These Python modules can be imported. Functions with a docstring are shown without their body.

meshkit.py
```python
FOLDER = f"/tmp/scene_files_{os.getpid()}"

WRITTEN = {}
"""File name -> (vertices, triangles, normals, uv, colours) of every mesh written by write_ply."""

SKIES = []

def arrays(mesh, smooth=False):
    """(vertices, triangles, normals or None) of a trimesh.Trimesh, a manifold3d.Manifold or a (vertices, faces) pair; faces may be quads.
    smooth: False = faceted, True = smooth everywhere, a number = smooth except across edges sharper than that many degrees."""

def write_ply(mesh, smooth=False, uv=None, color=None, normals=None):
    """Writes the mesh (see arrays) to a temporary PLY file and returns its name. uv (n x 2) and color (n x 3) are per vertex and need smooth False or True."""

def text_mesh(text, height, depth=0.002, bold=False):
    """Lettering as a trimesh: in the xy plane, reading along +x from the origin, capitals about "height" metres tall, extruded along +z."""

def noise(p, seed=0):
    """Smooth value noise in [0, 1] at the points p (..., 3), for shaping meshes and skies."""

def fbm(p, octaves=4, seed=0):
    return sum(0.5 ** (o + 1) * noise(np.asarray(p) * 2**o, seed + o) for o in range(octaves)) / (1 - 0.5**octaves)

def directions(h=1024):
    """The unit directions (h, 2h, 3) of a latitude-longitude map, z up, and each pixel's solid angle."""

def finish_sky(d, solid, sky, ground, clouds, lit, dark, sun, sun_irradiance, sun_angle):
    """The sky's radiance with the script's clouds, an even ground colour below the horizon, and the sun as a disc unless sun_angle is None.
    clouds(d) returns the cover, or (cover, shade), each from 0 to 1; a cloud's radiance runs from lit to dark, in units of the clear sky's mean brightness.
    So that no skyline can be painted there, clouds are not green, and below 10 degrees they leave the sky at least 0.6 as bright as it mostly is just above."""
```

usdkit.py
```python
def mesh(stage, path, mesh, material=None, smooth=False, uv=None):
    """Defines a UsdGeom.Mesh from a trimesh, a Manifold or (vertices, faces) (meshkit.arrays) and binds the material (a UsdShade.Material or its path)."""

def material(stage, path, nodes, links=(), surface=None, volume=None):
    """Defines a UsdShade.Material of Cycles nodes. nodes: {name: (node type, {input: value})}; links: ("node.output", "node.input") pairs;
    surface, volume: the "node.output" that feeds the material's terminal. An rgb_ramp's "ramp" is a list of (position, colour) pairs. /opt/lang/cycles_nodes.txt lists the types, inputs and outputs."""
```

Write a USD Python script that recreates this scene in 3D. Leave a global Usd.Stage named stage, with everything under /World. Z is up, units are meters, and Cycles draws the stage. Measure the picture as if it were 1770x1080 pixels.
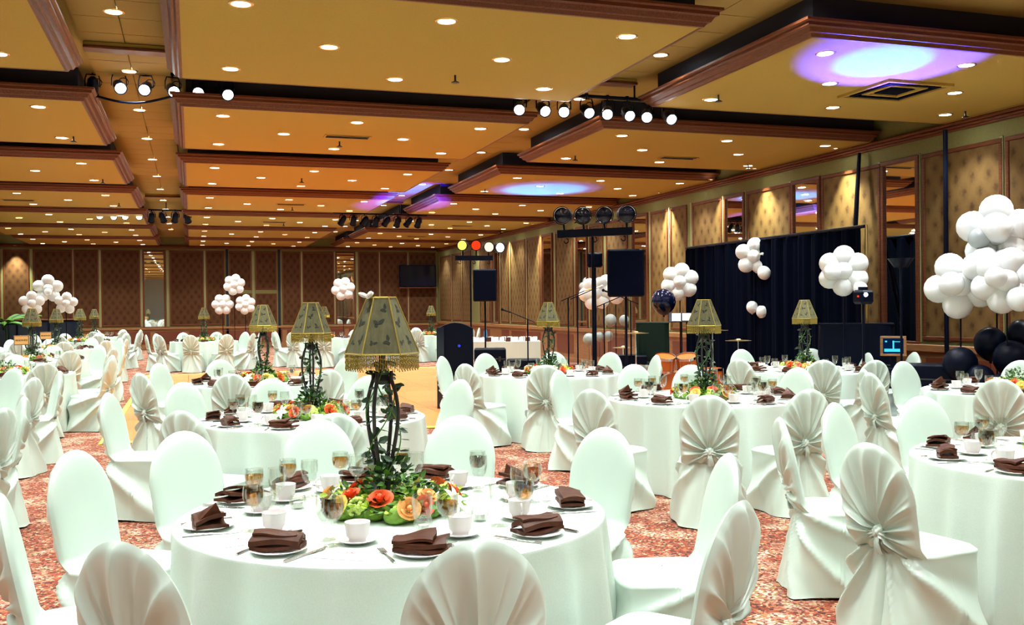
import math, random
import numpy as np, trimesh, usdkit, meshkit
from pxr import Usd, UsdGeom, UsdLux, Gf, Sdf, Vt

stage = Usd.Stage.CreateInMemory()
UsdGeom.SetStageUpAxis(stage, 'Z')
UsdGeom.Xform.Define(stage, '/World')
PI = math.pi

# ------------------------------------------------------------------ camera, light, exposure
EYE, YAW, PITCH, ROLL, FPX = 1.6, 0.31796, -0.006407, -0.010055, 1680.34
EXPOSURE = 0.2
LAMP = 85.0            # radiance of the ceiling downlights
BEAM = 56.0             # each downlight's own narrower beam
LAMP_COLOUR = (0.93, 1.0, 0.97)
fwd = np.array([math.sin(YAW) * math.cos(PITCH), math.cos(YAW) * math.cos(PITCH), math.sin(PITCH)])
rgt = np.array([math.cos(YAW), -math.sin(YAW), 0.0])
upv = np.cross(rgt, fwd)
rgt, upv = rgt * math.cos(ROLL) + upv * math.sin(ROLL), -rgt * math.sin(ROLL) + upv * math.cos(ROLL)
cam = UsdGeom.Camera.Define(stage, '/World/camera')
cam.AddTransformOp().Set(Gf.Matrix4d(*rgt, 0, *upv, 0, *(-fwd), 0, 0, 0, EYE, 1))
cam.CreateHorizontalApertureAttr(36.0); cam.CreateVerticalApertureAttr(36.0 * 1080 / 1770)
cam.CreateFocalLengthAttr(36.0 * FPX / 1770)
cam.CreateClippingRangeAttr(Gf.Vec2f(0.05, 500))
cam.CreateExposureAttr(EXPOSURE)

def spot(name, pos, target, colour, power, cone, soft=0.3, radius=0.04, label=None):
    """a lamp's spot light under a thing that carries the fixture"""
    l = UsdLux.SphereLight.Define(stage, name)
    l.CreateRadiusAttr(radius); l.CreateIntensityAttr(power); l.CreateColorAttr(Gf.Vec3f(*colour)); l.CreateNormalizeAttr(True)
    s = UsdLux.ShapingAPI.Apply(l.GetPrim()); s.CreateShapingConeAngleAttr(cone); s.CreateShapingConeSoftnessAttr(soft)
    z = -(np.array(target, float) - np.array(pos, float)); z /= np.linalg.norm(z)
    x = np.cross([0, 1, 0.01], z); x /= np.linalg.norm(x); y = np.cross(z, x)
    l.AddTransformOp().Set(Gf.Matrix4d(*x, 0, *y, 0, *z, 0, *map(float, pos), 1))
    return l

# ------------------------------------------------------------------ scene helpers
used = {}
def fresh(path):
    n = used.get(path, -1) + 1; used[path] = n
    return path if n == 0 else f'{path}_{n:03d}'
def tag(p, label=None, cat=None, group=None, kind=None):
    p = p.GetPrim() if hasattr(p, 'GetPrim') else p
    for k, v in (('label', label), ('category', cat), ('group', group), ('kind', kind)):
        if v: p.SetCustomDataByKey(k, v)
    return p
def obj(name, mesh, mat, parent=None, smooth=False, **kw):
    base = parent.GetPath().pathString if parent is not None else '/World'
    m = usdkit.mesh(stage, fresh(f'{base}/{name}'), mesh, M[mat], smooth=smooth)
    if kw: tag(m, **kw)
    return m.GetPrim()
def thing(name, label, cat, loc=(0, 0, 0), rz=0.0, group=None, kind=None, scale=None):
    x = UsdGeom.Xform.Define(stage, fresh(f'/World/{name}'))
    x.AddTranslateOp().Set(Gf.Vec3d(*map(float, loc))); x.AddRotateZOp().Set(math.degrees(rz))
    if scale: x.AddScaleOp().Set(Gf.Vec3f(scale, scale, scale))
    return tag(x, label, cat, group, kind)
def dup(root, loc, rz, label, group=None):
    was = root.GetCustomData()
    name = root.GetName().rstrip('0123456789').rstrip('_')
    r = thing(name, label, was['category'], loc, rz, group or was.get('group'))
    r.GetReferences().AddInternalReference(root.GetPath()); r.SetInstanceable(True)
    return r
protos = {}
def place(key, builder, loc, rz, label, group=None):
    """the first time builds the thing there, afterwards references it"""
    if key in protos: return dup(protos[key], loc, rz, label, group)
    protos[key] = t = builder(label, loc, rz, group)
    return t

# ------------------------------------------------------------------ mesh helpers
def cat(*ms):
    ms = [m for l in ms for m in (l if isinstance(l, list) else [l])]
    return trimesh.util.concatenate(ms) if len(ms) > 1 else ms[0]
def T(v, f):
    v, f = np.asarray(v, float), np.asarray(f, int)
    if f.shape[1] == 4: f = np.vstack([f[:, [0, 1, 2]], f[:, [0, 2, 3]]])
    return trimesh.Trimesh(v, f, process=False)
def bx(x0, x1, y0, y1, z0, z1, c=0.0):
    x0, x1 = sorted((x0, x1)); y0, y1 = sorted((y0, y1)); z0, z1 = sorted((z0, z1))
    if c <= 0:
        m = trimesh.creation.box((x1 - x0, y1 - y0, z1 - z0)); m.apply_translation(((x0 + x1) / 2, (y0 + y1) / 2, (z0 + z1) / 2)); return m
    c = min(c, (x1 - x0) * .45, (y1 - y0) * .45, (z1 - z0) * .45)
    pts = []
    for X, sx in ((x0, 1), (x1, -1)):
        for Y, sy in ((y0, 1), (y1, -1)):
            for Z, sz in ((z0, 1), (z1, -1)):
                pts += [(X + c * sx, Y + c * sy, Z), (X + c * sx, Y, Z + c * sz), (X, Y + c * sy, Z + c * sz)]
    return trimesh.convex.convex_hull(np.array(pts))
def gridf(nu, nv, cu=False):
    """faces of nv rings with nu points each"""
    a = np.arange(nu if cu else nu - 1); b = np.arange(nv - 1)
    i, j = np.meshgrid(a, b, indexing='ij'); i2 = (i + 1) % nu
    return np.stack([j * nu + i, j * nu + i2, (j + 1) * nu + i2, (j + 1) * nu + i], -1).reshape(-1, 4)
def lathe(prof, n=20, flip=False):
    p = np.array(prof, float); a = np.linspace(0, 2 * PI, n, endpoint=False)
    v = np.stack([p[:, None, 0] * np.cos(a), p[:, None, 0] * np.sin(a), np.repeat(p[:, None, 1], n, 1)], -1).reshape(-1, 3)
    f = gridf(n, len(p), True)
    return T(v, f[:, ::-1] if flip else f)
def tube(pts, r, sides=8):
    p = np.asarray(pts, float); t = np.gradient(p, axis=0); t /= np.linalg.norm(t, axis=1, keepdims=True) + 1e-12
    ref = np.array([0, 0, 1.0]) if abs(t[0][2]) < .9 else np.array([1.0, 0, 0])
    a = np.cross(t, ref); a /= np.linalg.norm(a, axis=1, keepdims=True) + 1e-9; b = np.cross(t, a)
    an = np.arange(sides) * 2 * PI / sides
    r = np.broadcast_to(r, (len(p),))
    v = p[:, None] + r[:, None, None] * (np.cos(an)[None, :, None] * a[:, None] + np.sin(an)[None, :, None] * b[:, None])
    n = len(p)
    v = np.vstack([v.reshape(-1, 3), p[0], p[-1]])
    f = np.vstack([np.vstack([gridf(sides, n, True)[:, [0, 1, 2]], gridf(sides, n, True)[:, [0, 2, 3]]]),
                   [[n * sides, (k + 1) % sides, k] for k in range(sides)], [[n * sides + 1, (n - 1) * sides + k, (n - 1) * sides + (k + 1) % sides] for k in range(sides)]])
    return T(v, f)
def cyl(a, b, r, sides=12): return tube([a, (np.array(a, float) + np.array(b, float)) / 2, b], r, sides)
def ball(c, r, n=2):
    m = trimesh.creation.icosphere(n, 1.0); m.vertices = m.vertices * np.array(r) + np.array(c); return m
def rotz(m, a, loc=(0, 0, 0)):
    m = m.copy(); c, s = math.cos(a), math.sin(a); m.vertices = m.vertices @ np.array([[c, s, 0], [-s, c, 0], [0, 0, 1]]) + np.array(loc); return m
def mv(m, loc): m = m.copy(); m.vertices = m.vertices + np.array(loc); return m
def xform(m, x, y, z, loc): m = m.copy(); m.vertices = m.vertices @ np.array([x, y, z], float) + np.array(loc); return m
def sstep(a, b, x): t = np.clip((np.asarray(x, float) - a) / (b - a), 0, 1); return t * t * (3 - 2 * t)
def frame_y(x0, x1, z0, z1, y, w, d, c=.008):
    """a rectangular moulding in the xz plane, front at y-d"""
    return cat(bx(x0, x1, y - d, y, z1 - w, z1, c), bx(x0, x1, y - d, y, z0, z0 + w, c), bx(x0, x0 + w, y - d, y, z0 + w, z1 - w, c), bx(x1 - w, x1, y - d, y, z0 + w, z1 - w, c))
def to_right(m, X):
    """maps a wall built along x (facing -y at y=0) on to the right wall (facing -x at x=X); local x becomes world y"""
    m = m.copy(); v = m.vertices; m.vertices = np.stack([X + v[:, 1], v[:, 0], v[:, 2]], 1); m.faces = m.faces[:, ::-1]; return m

# ------------------------------------------------------------------ materials
M = {}
def mat(name, base, rough=.5, metallic=0.0, **kw):
    M[name] = usdkit.material(stage, f'/World/Looks/{name}', {'p': ('principled_bsdf', {'base_color': base, 'roughness': rough, 'metallic': metallic, **kw})}, surface='p.BSDF')
def noisy(name, c1, c2, scale, rough=.5, bump=0.0, stretch=(1, 1, 1), detail=3, sharp=(.35, .65), dist=.01, **kw):
    n = {'t': ('texture_coordinate', {}), 'm': ('mapping', {'scale': stretch}), 'n': ('noise_texture', {'scale': scale, 'detail': detail}),
         'r': ('rgb_ramp', {'ramp': [(sharp[0], c1), (sharp[1], c2)]}), 'p': ('principled_bsdf', {'roughness': rough, **kw})}
    l = [('t.object', 'm.vector'), ('m.vector', 'n.vector'), ('n.fac', 'r.fac'), ('r.color', 'p.base_color')]
    if bump:
        n['b'] = ('bump', {'strength': bump, 'distance': dist}); l += [('n.fac', 'b.height'), ('b.normal', 'p.normal')]
    M[name] = usdkit.material(stage, f'/World/Looks/{name}', n, l, surface='p.BSDF')
def emit(name, col, s):
    M[name] = usdkit.material(stage, f'/World/Looks/{name}', {'e': ('emission', {'color': col, 'strength': s})}, surface='e.emission')

noisy('satin', (.53, .64, .565), (.57, .68, .60), 3.0, .30, .04, (1, 1, .4), specular_ior_level=.85, sheen_weight=.12)
noisy('linen', (.58, .68, .61), (.62, .71, .645), 160, .7, .08)
noisy('ceiling_paint', (.375, .235, .046), (.40, .258, .052), 60, .9, .15, specular_ior_level=.2)  # ochre holds the warm light; the ceiling itself is off-white
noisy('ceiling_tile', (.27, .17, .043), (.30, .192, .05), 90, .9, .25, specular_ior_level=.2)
mat('shadow_and_seam_dark', (.012, .012, .022), .9)  # gap shadow for the soffit risers; own colour of the wall seams
noisy('mahogany', (.09, .025, .009), (.145, .040, .014), 7, .5, .05, (1, 1, 14), specular_ior_level=.25)
noisy('mahogany_long', (.105, .028, .010), (.165, .046, .017), 7, .5, .05, (14, 1.2, 14), specular_ior_level=.25)
noisy('oak', (.24, .105, .036), (.33, .15, .055), 6, .4, .04, (1, 1, 12))
noisy('wall_paint', (.16, .15, .05), (.185, .17, .058), 40, .75, .05, specular_ior_level=.25)
mat('stile_paint', (.25, .235, .095), .55)
mat('mirror', (.86, .88, .86), .02, 1.0)
mat('black', (.001, .0025, .010), .4, specular_ior_level=.12)
mat('black_matte', (.0008, .002, .009), .85, specular_ior_level=.06)
mat('black_gloss', (.004, .006, .018), .12)
mat('drape_black', (.0006, .0018, .008), .95, specular_ior_level=.05)
mat('green_black', (.009, .020, .015), .7, specular_ior_level=.1)
noisy('iron', (.010, .010, .012), (.03, .022, .016), 40, .5, .1)
mat('chrome', (.75, .76, .78), .12, 1.0)
mat('brass', (.75, .52, .2), .25, 1.0)
mat('steel', (.72, .72, .70), .22, 1.0)
mat('china', (.86, .82, .82), .18)
mat('card', (.90, .90, .86), .6)
mat('red_print', (.55, .05, .06), .6)
noisy('brown_satin', (.050, .0125, .004), (.075, .019, .006), 30, .45, .1, specular_ior_level=.2)
mat('coffee', (.30, .16, .07), .2)
noisy('balloon_white', (.84, .87, .85), (.88, .90, .88), 2, .3)
mat('balloon_grey', (.30, .33, .31), .3)
mat('balloon_blue', (.002, .004, .022), .12)
mat('leaf_dark', (.012, .045, .012), .5)
mat('leaf_mid', (.07, .20, .02), .5)
mat('leaf_light', (.38, .52, .04), .5)
mat('moss', (.16, .30, .03), .8)
mat('rose_orange', (.80, .12, .03), .5)
mat('rose_red', (.72, .05, .02), .5)
mat('rose_peach', (.88, .48, .16), .5)
mat('rose_yellow', (.85, .66, .18), .5)
mat('petal_white', (.85, .83, .74), .5)
mat('hydrangea', (.50, .62, .14), .6)
noisy('shade_cloth', (.085, .078, .031), (.12, .11, .046), 60, .8, .1, (1, 1, .2))
mat('print_dark', (.02, .022, .012), .8)
mat('bead_gold', (.42, .31, .06), .3, .6)
mat('drum_orange', (.62, .14, .02), .2)
mat('ribbon_pink', (.75, .35, .5), .5)
mat('blue_plastic', (.03, .30, .55), .4)
mat('redwood', (.15, .035, .014), .4)
mat('grey_case', (.02, .022, .028), .6)
mat('yellow_trim', (.75, .62, .08), .8)
emit('lamp_glow', LAMP_COLOUR, LAMP)
emit('stage_glow', (.92, 1.0, .98), 30)
emit('yellow_glow', (1.0, .78, .12), 1.3)
emit('red_glow', (.85, .05, .01), 1.0)
emit('pink_glow', (1.0, .66, .45), 1.6)
emit('white_glow', (.85, 1.0, 1.0), 2.0)
emit('screen_dark', (.0, .012, .05), 1)
emit('screen_cyan', (.06, .65, .8), 1.1)
emit('blue_reflection', (.05, .08, 1.0), .8)
emit('led_white', (.75, .85, 1.0), 3)
# glass: thin walls that let most light straight through
M['glass'] = usdkit.material(stage, '/World/Looks/glass', {'l': ('layer_weight', {'blend': .35}), 'm': ('math', {'math_type': 'multiply_add', 'value2': .42, 'value3': .04}), 't': ('transparent_bsdf', {'color': (.95, .97, .95)}), 'g': ('glossy_bsdf', {'roughness': .04, 'color': (1, 1, 1)}), 'x': ('mix_closure', {})},
    [('l.facing', 'm.value1'), ('m.value', 'x.fac'), ('t.BSDF', 'x.closure1'), ('g.BSDF', 'x.closure2')], surface='x.closure')
M['wine'] = usdkit.material(stage, '/World/Looks/wine', {'t': ('transparent_bsdf', {'color': (.80, .50, .16)}), 'g': ('glossy_bsdf', {'roughness': .05}), 'x': ('mix_closure', {'fac': .12})},
    [('t.BSDF', 'x.closure1'), ('g.BSDF', 'x.closure2')], surface='x.closure')
# wallpaper with a printed damask lattice (flat print); back copy has the dim light in its darker colours
def wallpaper(name, ax):
    sw, ro = {'x': ((5.0, 0, 3.4), (0, .785, 0)), 'y': ((0, 5.0, 3.4), (.785, 0, 0))}[ax]
    nodes = {'t': ('geometry', {}), 'm': ('mapping', {'scale': sw, 'rotation': ro}), 'v': ('voronoi_texture', {'scale': 1.0, 'randomness': .12, 'feature': 'f1'}),
             'n': ('noise_texture', {'scale': 22.0, 'detail': 3}), 'a': ('math', {'math_type': 'multiply_add', 'value2': .45}),
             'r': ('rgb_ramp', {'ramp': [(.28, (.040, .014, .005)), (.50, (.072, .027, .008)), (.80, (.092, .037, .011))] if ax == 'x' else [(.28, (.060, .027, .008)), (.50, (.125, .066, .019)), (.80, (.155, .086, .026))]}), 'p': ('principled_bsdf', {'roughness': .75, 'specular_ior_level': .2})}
    M[name] = usdkit.material(stage, f'/World/Looks/{name}', nodes, [('t.position', 'm.vector'), ('m.vector', 'v.vector'), ('t.position', 'n.vector'), ('n.fac', 'a.value1'), ('v.distance', 'a.value3'), ('a.value', 'r.fac'), ('r.color', 'p.base_color')], surface='p.BSDF')
wallpaper('wallpaper_back_dimmed', 'x'); wallpaper('wallpaper_side', 'y')
# carpet: red ground with cream, orange and dark flecks in blotchy flower patches
M['carpet'] = usdkit.material(stage, '/World/Looks/carpet', {
    't': ('geometry', {}), 'v': ('voronoi_texture', {'scale': 62.0}), 'n': ('noise_texture', {'scale': 3.2, 'detail': 2}), 's': ('separate_color', {}),
    'r1': ('rgb_ramp', {'ramp': [(0, (.045, .010, .005)), (.22, (.19, .024, .007)), (.55, (.27, .062, .025)), (.8, (.34, .15, .07)), (.93, (.50, .34, .21))], 'interpolate': False}),
    'r2': ('rgb_ramp', {'ramp': [(0, (.13, .02, .012)), (.2, (.31, .125, .085)), (.5, (.54, .40, .29)), (.8, (.35, .105, .035)), (.92, (.20, .17, .03))], 'interpolate': False}),
    'k': ('rgb_ramp', {'ramp': [(.50, (0, 0, 0)), (.60, (1, 1, 1))]}), 'x': ('mix', {}), 'b': ('bump', {'strength': .4, 'distance': .006}), 'p': ('principled_bsdf', {'roughness': .95})},
    [('t.position', 'v.vector'), ('t.position', 'n.vector'), ('v.color', 's.color'), ('s.r', 'r1.fac'), ('s.r', 'r2.fac'), ('n.fac', 'k.fac'), ('k.color', 'x.fac'), ('r1.color', 'x.color1'), ('r2.color', 'x.color2'),
     ('x.color', 'p.base_color'), ('v.distance', 'b.height'), ('b.normal', 'p.normal')], surface='p.BSDF')
# parquet: each panel gets a slightly different tone
M['parquet'] = usdkit.material(stage, '/World/Looks/parquet', {
    't': ('geometry', {}), 'm': ('mapping', {'scale': (40, 4, 1)}), 'n': ('noise_texture', {'scale': 1.0, 'detail': 3}), 'o': ('object_info', {}), 'a': ('math', {'math_type': 'multiply_add', 'value2': .4}),
    'r': ('rgb_ramp', {'ramp': [(.2, (.46, .135, .02)), (.8, (.62, .205, .033))]}), 'p': ('principled_bsdf', {'roughness': .35})},
    [('t.position', 'm.vector'), ('m.vector', 'n.vector'), ('o.random', 'a.value1'), ('n.fac', 'a.value3'), ('a.value', 'r.fac'), ('r.color', 'p.base_color')], surface='p.BSDF')

# ------------------------------------------------------------------ the room
XL, XR, YF, YB, ZP, ZU = -8.0, 10.26, -7.0, 41.5, 4.12, 4.5
obj('floor', bx(XL, XR, YF, YB, -.1, 0), 'carpet', kind='structure', label='red patterned ballroom carpet with cream flecks')
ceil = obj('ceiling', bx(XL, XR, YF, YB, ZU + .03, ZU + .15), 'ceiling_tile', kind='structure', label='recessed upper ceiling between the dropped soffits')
# tiles of the recessed aisles
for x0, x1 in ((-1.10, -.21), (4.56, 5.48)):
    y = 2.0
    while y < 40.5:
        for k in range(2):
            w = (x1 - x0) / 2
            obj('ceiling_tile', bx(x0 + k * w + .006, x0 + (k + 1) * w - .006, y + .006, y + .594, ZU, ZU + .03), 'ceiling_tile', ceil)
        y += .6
rngc = random.Random(3)
PROF = [(0, 0), (.03, 0), (.05, .03), (.075, .035), (.10, .075), (.13, .085), (.13, .115), (.16, .125), (.16, .15), (0, .15)]   # cornice: outward, upward
def cornice(x0, x1, y0, y1, z):
    """a mitred moulding round the rectangle, growing outwards"""
    rings = []
    for o, h in PROF:
        rings.append([(x0 - o, y0 - o, z + h), (x1 + o, y0 - o, z + h), (x1 + o, y1 + o, z + h), (x0 - o, y1 + o, z + h)])
    v = np.array(rings).reshape(-1, 3)
    f = gridf(4, len(PROF), True)
    return T(v, f)
COLS = {'left': (-5.75, -1.24, [-1.77, -3.52, -5.27]), 'middle': (-.07, 4.42, [.413, 2.161, 3.908]), 'right': (5.62, XR, [6.10, 7.87, 9.66])}
ORD = ['nearest', 'second', 'third', 'fourth', 'fifth', 'sixth', 'seventh', 'eighth', 'ninth']
ORDW = ['first', 'second', 'third', 'fourth', 'fifth', 'sixth', 'seventh', 'eighth', 'ninth', 'tenth', 'eleventh', 'twelfth', 'thirteenth', 'fourteenth']
def build_lamp(label, loc, rz, group):
    t = thing('downlight', label, 'ceiling light', loc, rz, group)
    obj('lens', lathe([(0, -.004), (.074, -.004), (.078, 0)], 24, True), 'lamp_glow', t)
    obj('trim_ring', lathe([(.078, .004), (.078, -.006), (.090, -.009), (.102, -.004), (.104, .0)], 24), 'brass', t)
    return t
def lamp(x, y, z, label, group):
    t = build_lamp(label, (x, y, z), 0, group)
    spot(t.GetPath().pathString + '/beam', (0, 0, -.02), (0, 0, -2), LAMP_COLOUR, BEAM, 52, .7, .05)
for cname, (x0, x1, lx) in COLS.items():
    for k in range(-2, 7):
        y0 = 7.88 + 4.87 * k; y1 = y0 + 3.3
        if k == 6: y1 = min(y1, 40.4)
        body = x1 if cname == 'right' else x1
        nm = f'the {cname} soffit row, number {k + 3} from the camera end'
        t = thing('ceiling_soffit', f'dropped ochre ceiling panel with wooden cornice, {["behind the camera", "just above the camera", "nearest in view", "second in view", "third in view", "fourth in view", "fifth in view", "sixth in view", "farthest"][k + 2]} of the {cname} row', 'ceiling panel', (0, 0, 0), group='dropped ceiling panels', kind='structure')
        xr = x1 if cname != 'right' else x1 - .02
        obj('panel', bx(x0, xr, y0, y1, ZP, ZP + .06), 'ceiling_paint', t)
        obj('riser', bx(x0 + .03, xr - .03 if cname != 'right' else xr, y0 + .03, y1 - .03, ZP + .06, ZU + .03), 'shadow_and_seam_dark', t)  # deep shadow of the ceiling gaps put into the riser colour
        c = cornice(x0, xr if cname != 'right' else XR - .17, y0, y1, ZP - .002) if cname != 'right' else cornice(x0, XR - .19, y0, y1, ZP - .002)
        obj('cornice', c, 'mahogany_long', t, smooth=20)
        for r in range(3):
            xs = lx if r != 1 else [(lx[0] + lx[1]) / 2, (lx[1] + lx[2]) / 2]
            for i, x in enumerate(xs):
                yy = 8.333 + 4.888 * k + 1.1395 * r
                lamp(x, yy, ZP, f'round downlight, {["near", "middle", "far"][r]} line {["left", "centre", "right"][i] if r != 1 else ["left", "right"][i]} lamp of the {cname} row\'s {ORD[k + 2]} ceiling panel', 'downlights in the soffits')
for nm, x in (('left', -.69), ('right', 5.2)):
    for i in range(-2, 12):
        y = 10.19 + 2.444 * i + (.04 if i % 2 else 0)
        if 1 < y < 40: lamp(x, y, ZU, f'round recessed downlight, {ORDW[i + 2]} from the camera along the {nm} aisle ceiling', 'downlights in the aisle ceilings')

# air vents and sprinklers on the soffits
def vent(x, y, w, d, label):
    t = thing('air_vent', label, 'vent', (x, y, ZP), 0, 'ceiling air vents')
    obj('frame', cat(bx(-w, w, -d, -d + .03, -.012, 0), bx(-w, w, d - .03, d, -.012, 0), bx(-w, -w + .03, -d + .03, d - .03, -.012, 0), bx(w - .03, w, -d + .03, d - .03, -.012, 0)), 'ceiling_paint', t)
    obj('opening', bx(-w + .03, w - .03, -d + .03, d - .03, -.006, 0), 'black_matte', t)
    n = max(2, int((2 * d - .06) / .09))
    for k in range(n):
        yy = -d + .06 + (2 * d - .12) * k / max(1, n - 1)
        obj('slat', bx(-w + .03, w - .03, yy - .012, yy + .012, -.018, -.006), 'iron', t)
for x, y, lab in ((2.2, 14.35, 'dark slotted air vent on the second middle soffit'), (7.95, 14.95, 'dark slotted air vent on the second right soffit'), (2.3, 24.0, 'small air vent on the fourth middle soffit'), (2.3, 29.0, 'small air vent on the fifth middle soffit'),
                  (-3.7, 24.4, 'small air vent on the fourth left soffit'), (8.0, 29.2, 'small air vent on the fifth right soffit'), (7.6, 33.9, 'small air vent on the sixth right soffit')):
    vent(x, y, .34, .12, lab)
# the big square diffuser of nested frames
t = thing('ceiling_diffuser', 'large square stepped air diffuser beside the blue light patch', 'vent', (7.95, 9.55, ZP))
for k, s in enumerate((.46, .36, .26, .16)):
    obj('ring', cat(bx(-s, s, -s, -s + .05, -.03 + k * .004, 0), bx(-s, s, s - .05, s, -.03 + k * .004, 0), bx(-s, -s + .05, -s + .05, s - .05, -.03 + k * .004, 0), bx(s - .05, s, -s + .05, s - .05, -.03 + k * .004, 0)), 'ceiling_paint' if k % 2 == 0 else 'black_matte', t)
obj('core', bx(-.11, .11, -.11, .11, -.02, 0), 'black_matte', t)
def build_sprinkler(label, loc, rz, group):
    t = thing('sprinkler', label, 'sprinkler', loc, rz, group)
    obj('pipe', cyl((0, 0, 0), (0, 0, -.06), .012, 8), 'iron', t)
    obj('deflector', lathe([(0, -.085), (.045, -.083), (.045, -.078), (.012, -.06)], 14), 'iron', t)
    return t
for i, (x, y, lab) in enumerate(((2.75, 10.25, 'middle soffit nearest'), (2.15, 14.8, 'middle soffit second'), (2.05, 19.2, 'middle soffit third'), (2.4, 24.7, 'middle soffit fourth'), (2.6, 29.4, 'middle soffit fifth'), (6.05, 10.35, 'right soffit nearest, beside a lamp'),
    (9.75, 10.35, 'right soffit nearest, by the wall'), (6.15, 15.2, 'right soffit second, left part'), (9.6, 15.4, 'right soffit second, by the wall'), (6.0, 20.0, 'right soffit third'), (-1.75, 10.1, 'left soffit nearest'), (-1.6, 15.35, 'left soffit second'), (-1.6, 20.2, 'left soffit third'), (-1.6, 24.6, 'left soffit fourth'))):
    place('sprinkler', build_sprinkler, (x, y, ZP), 0, f'black sprinkler head hanging from the {lab}', 'ceiling sprinklers')
# header beams across the aisles
for k, (x0, x1, y, lab) in enumerate(((-1.24, -.07, 11.35, 'left aisle, near'), (4.42, 5.62, 11.35, 'right aisle, near'), (-1.24, -.07, 25.9, 'left aisle, far'), (4.42, 5.62, 25.9, 'right aisle, far'))):
    t = thing('trim_%d' % (k + 1), f'wooden header beam across the {lab}', 'beam', kind='structure')
    obj('beam', bx(x0 + .16, x1 - .16, y, y + .16, ZU - .05, ZU, .01), 'ceiling_paint', t); obj('strip', bx(x0 + .16, x1 - .16, y - .02, y + .18, ZU - .08, ZU - .05, .006), 'mahogany', t)

# back wall ------------------------------------------------
wb = obj('wall_back', bx(XL, XR, YB, YB + .2, 0, ZU + .03), 'wall_paint', kind='structure', label='far wall with wallpaper panels, mirrors and oak wainscot')
PT, RAIL = 3.92, .86
BP = [(-7.75, -7.0), (-6.81, -6.01), (-5.77, -4.47), (-4.33, -3.53), (-3.34, -2.0), (-.78, .42), (.60, 1.23), (3.64, 4.30), (4.47, 5.68), (6.83, 7.60), (7.75, 8.85), (9.0, 10.1)]
for x0, x1 in BP:
    obj('wallpaper_panel', bx(x0, x1, YB - .012, YB, RAIL + .14, PT), 'wallpaper_back_dimmed', wb)
    obj('panel_frame', frame_y(x0 - .05, x1 + .05, RAIL + .09, PT + .05, YB, .06, .03), 'mahogany', wb)
for x0, x1 in ((1.51, 2.29), (2.56, 3.31)):      # upper panels above the door
    obj('wallpaper_panel', bx(x0, x1, YB - .012, YB, 2.45, PT), 'wallpaper_back_dimmed', wb)
    obj('panel_frame', frame_y(x0 - .05, x1 + .05, 2.40, PT + .05, YB, .06, .03), 'mahogany', wb)
    obj('wallpaper_panel', bx(x0, x1, YB - .012, YB, .95, 2.18), 'wallpaper_back_dimmed', wb)
    obj('panel_frame', frame_y(x0 - .05, x1 + .05, .90, 2.23, YB, .06, .03), 'mahogany', wb)
for x in (1.38, 3.46): obj('seam', bx(x - .05, x + .05, YB - .02, YB, 0, ZP), 'shadow_and_seam_dark', wb)
for x0, x1 in ((-1.80, -1.06), (5.85, 6.58)):
    obj('mirror', bx(x0, x1, YB - .015, YB, RAIL + .05, PT), 'mirror', wb)
    obj('mirror_frame', frame_y(x0 - .06, x1 + .06, RAIL, PT + .06, YB, .065, .045), 'mahogany', wb)
for x in (-6.9, -5.88, -4.40, -3.43, -1.90, -.92, .51, 2.42, 4.38, 5.76, 6.7, 7.67, 8.92): obj('stile', bx(x - .05, x + .05, YB - .022, YB, RAIL + .06, PT + .08, .006), 'stile_paint', wb)
obj('chair_rail', bx(XL, XR, YB - .06, YB, RAIL - .06, RAIL + .03, .012), 'oak', wb)
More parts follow.
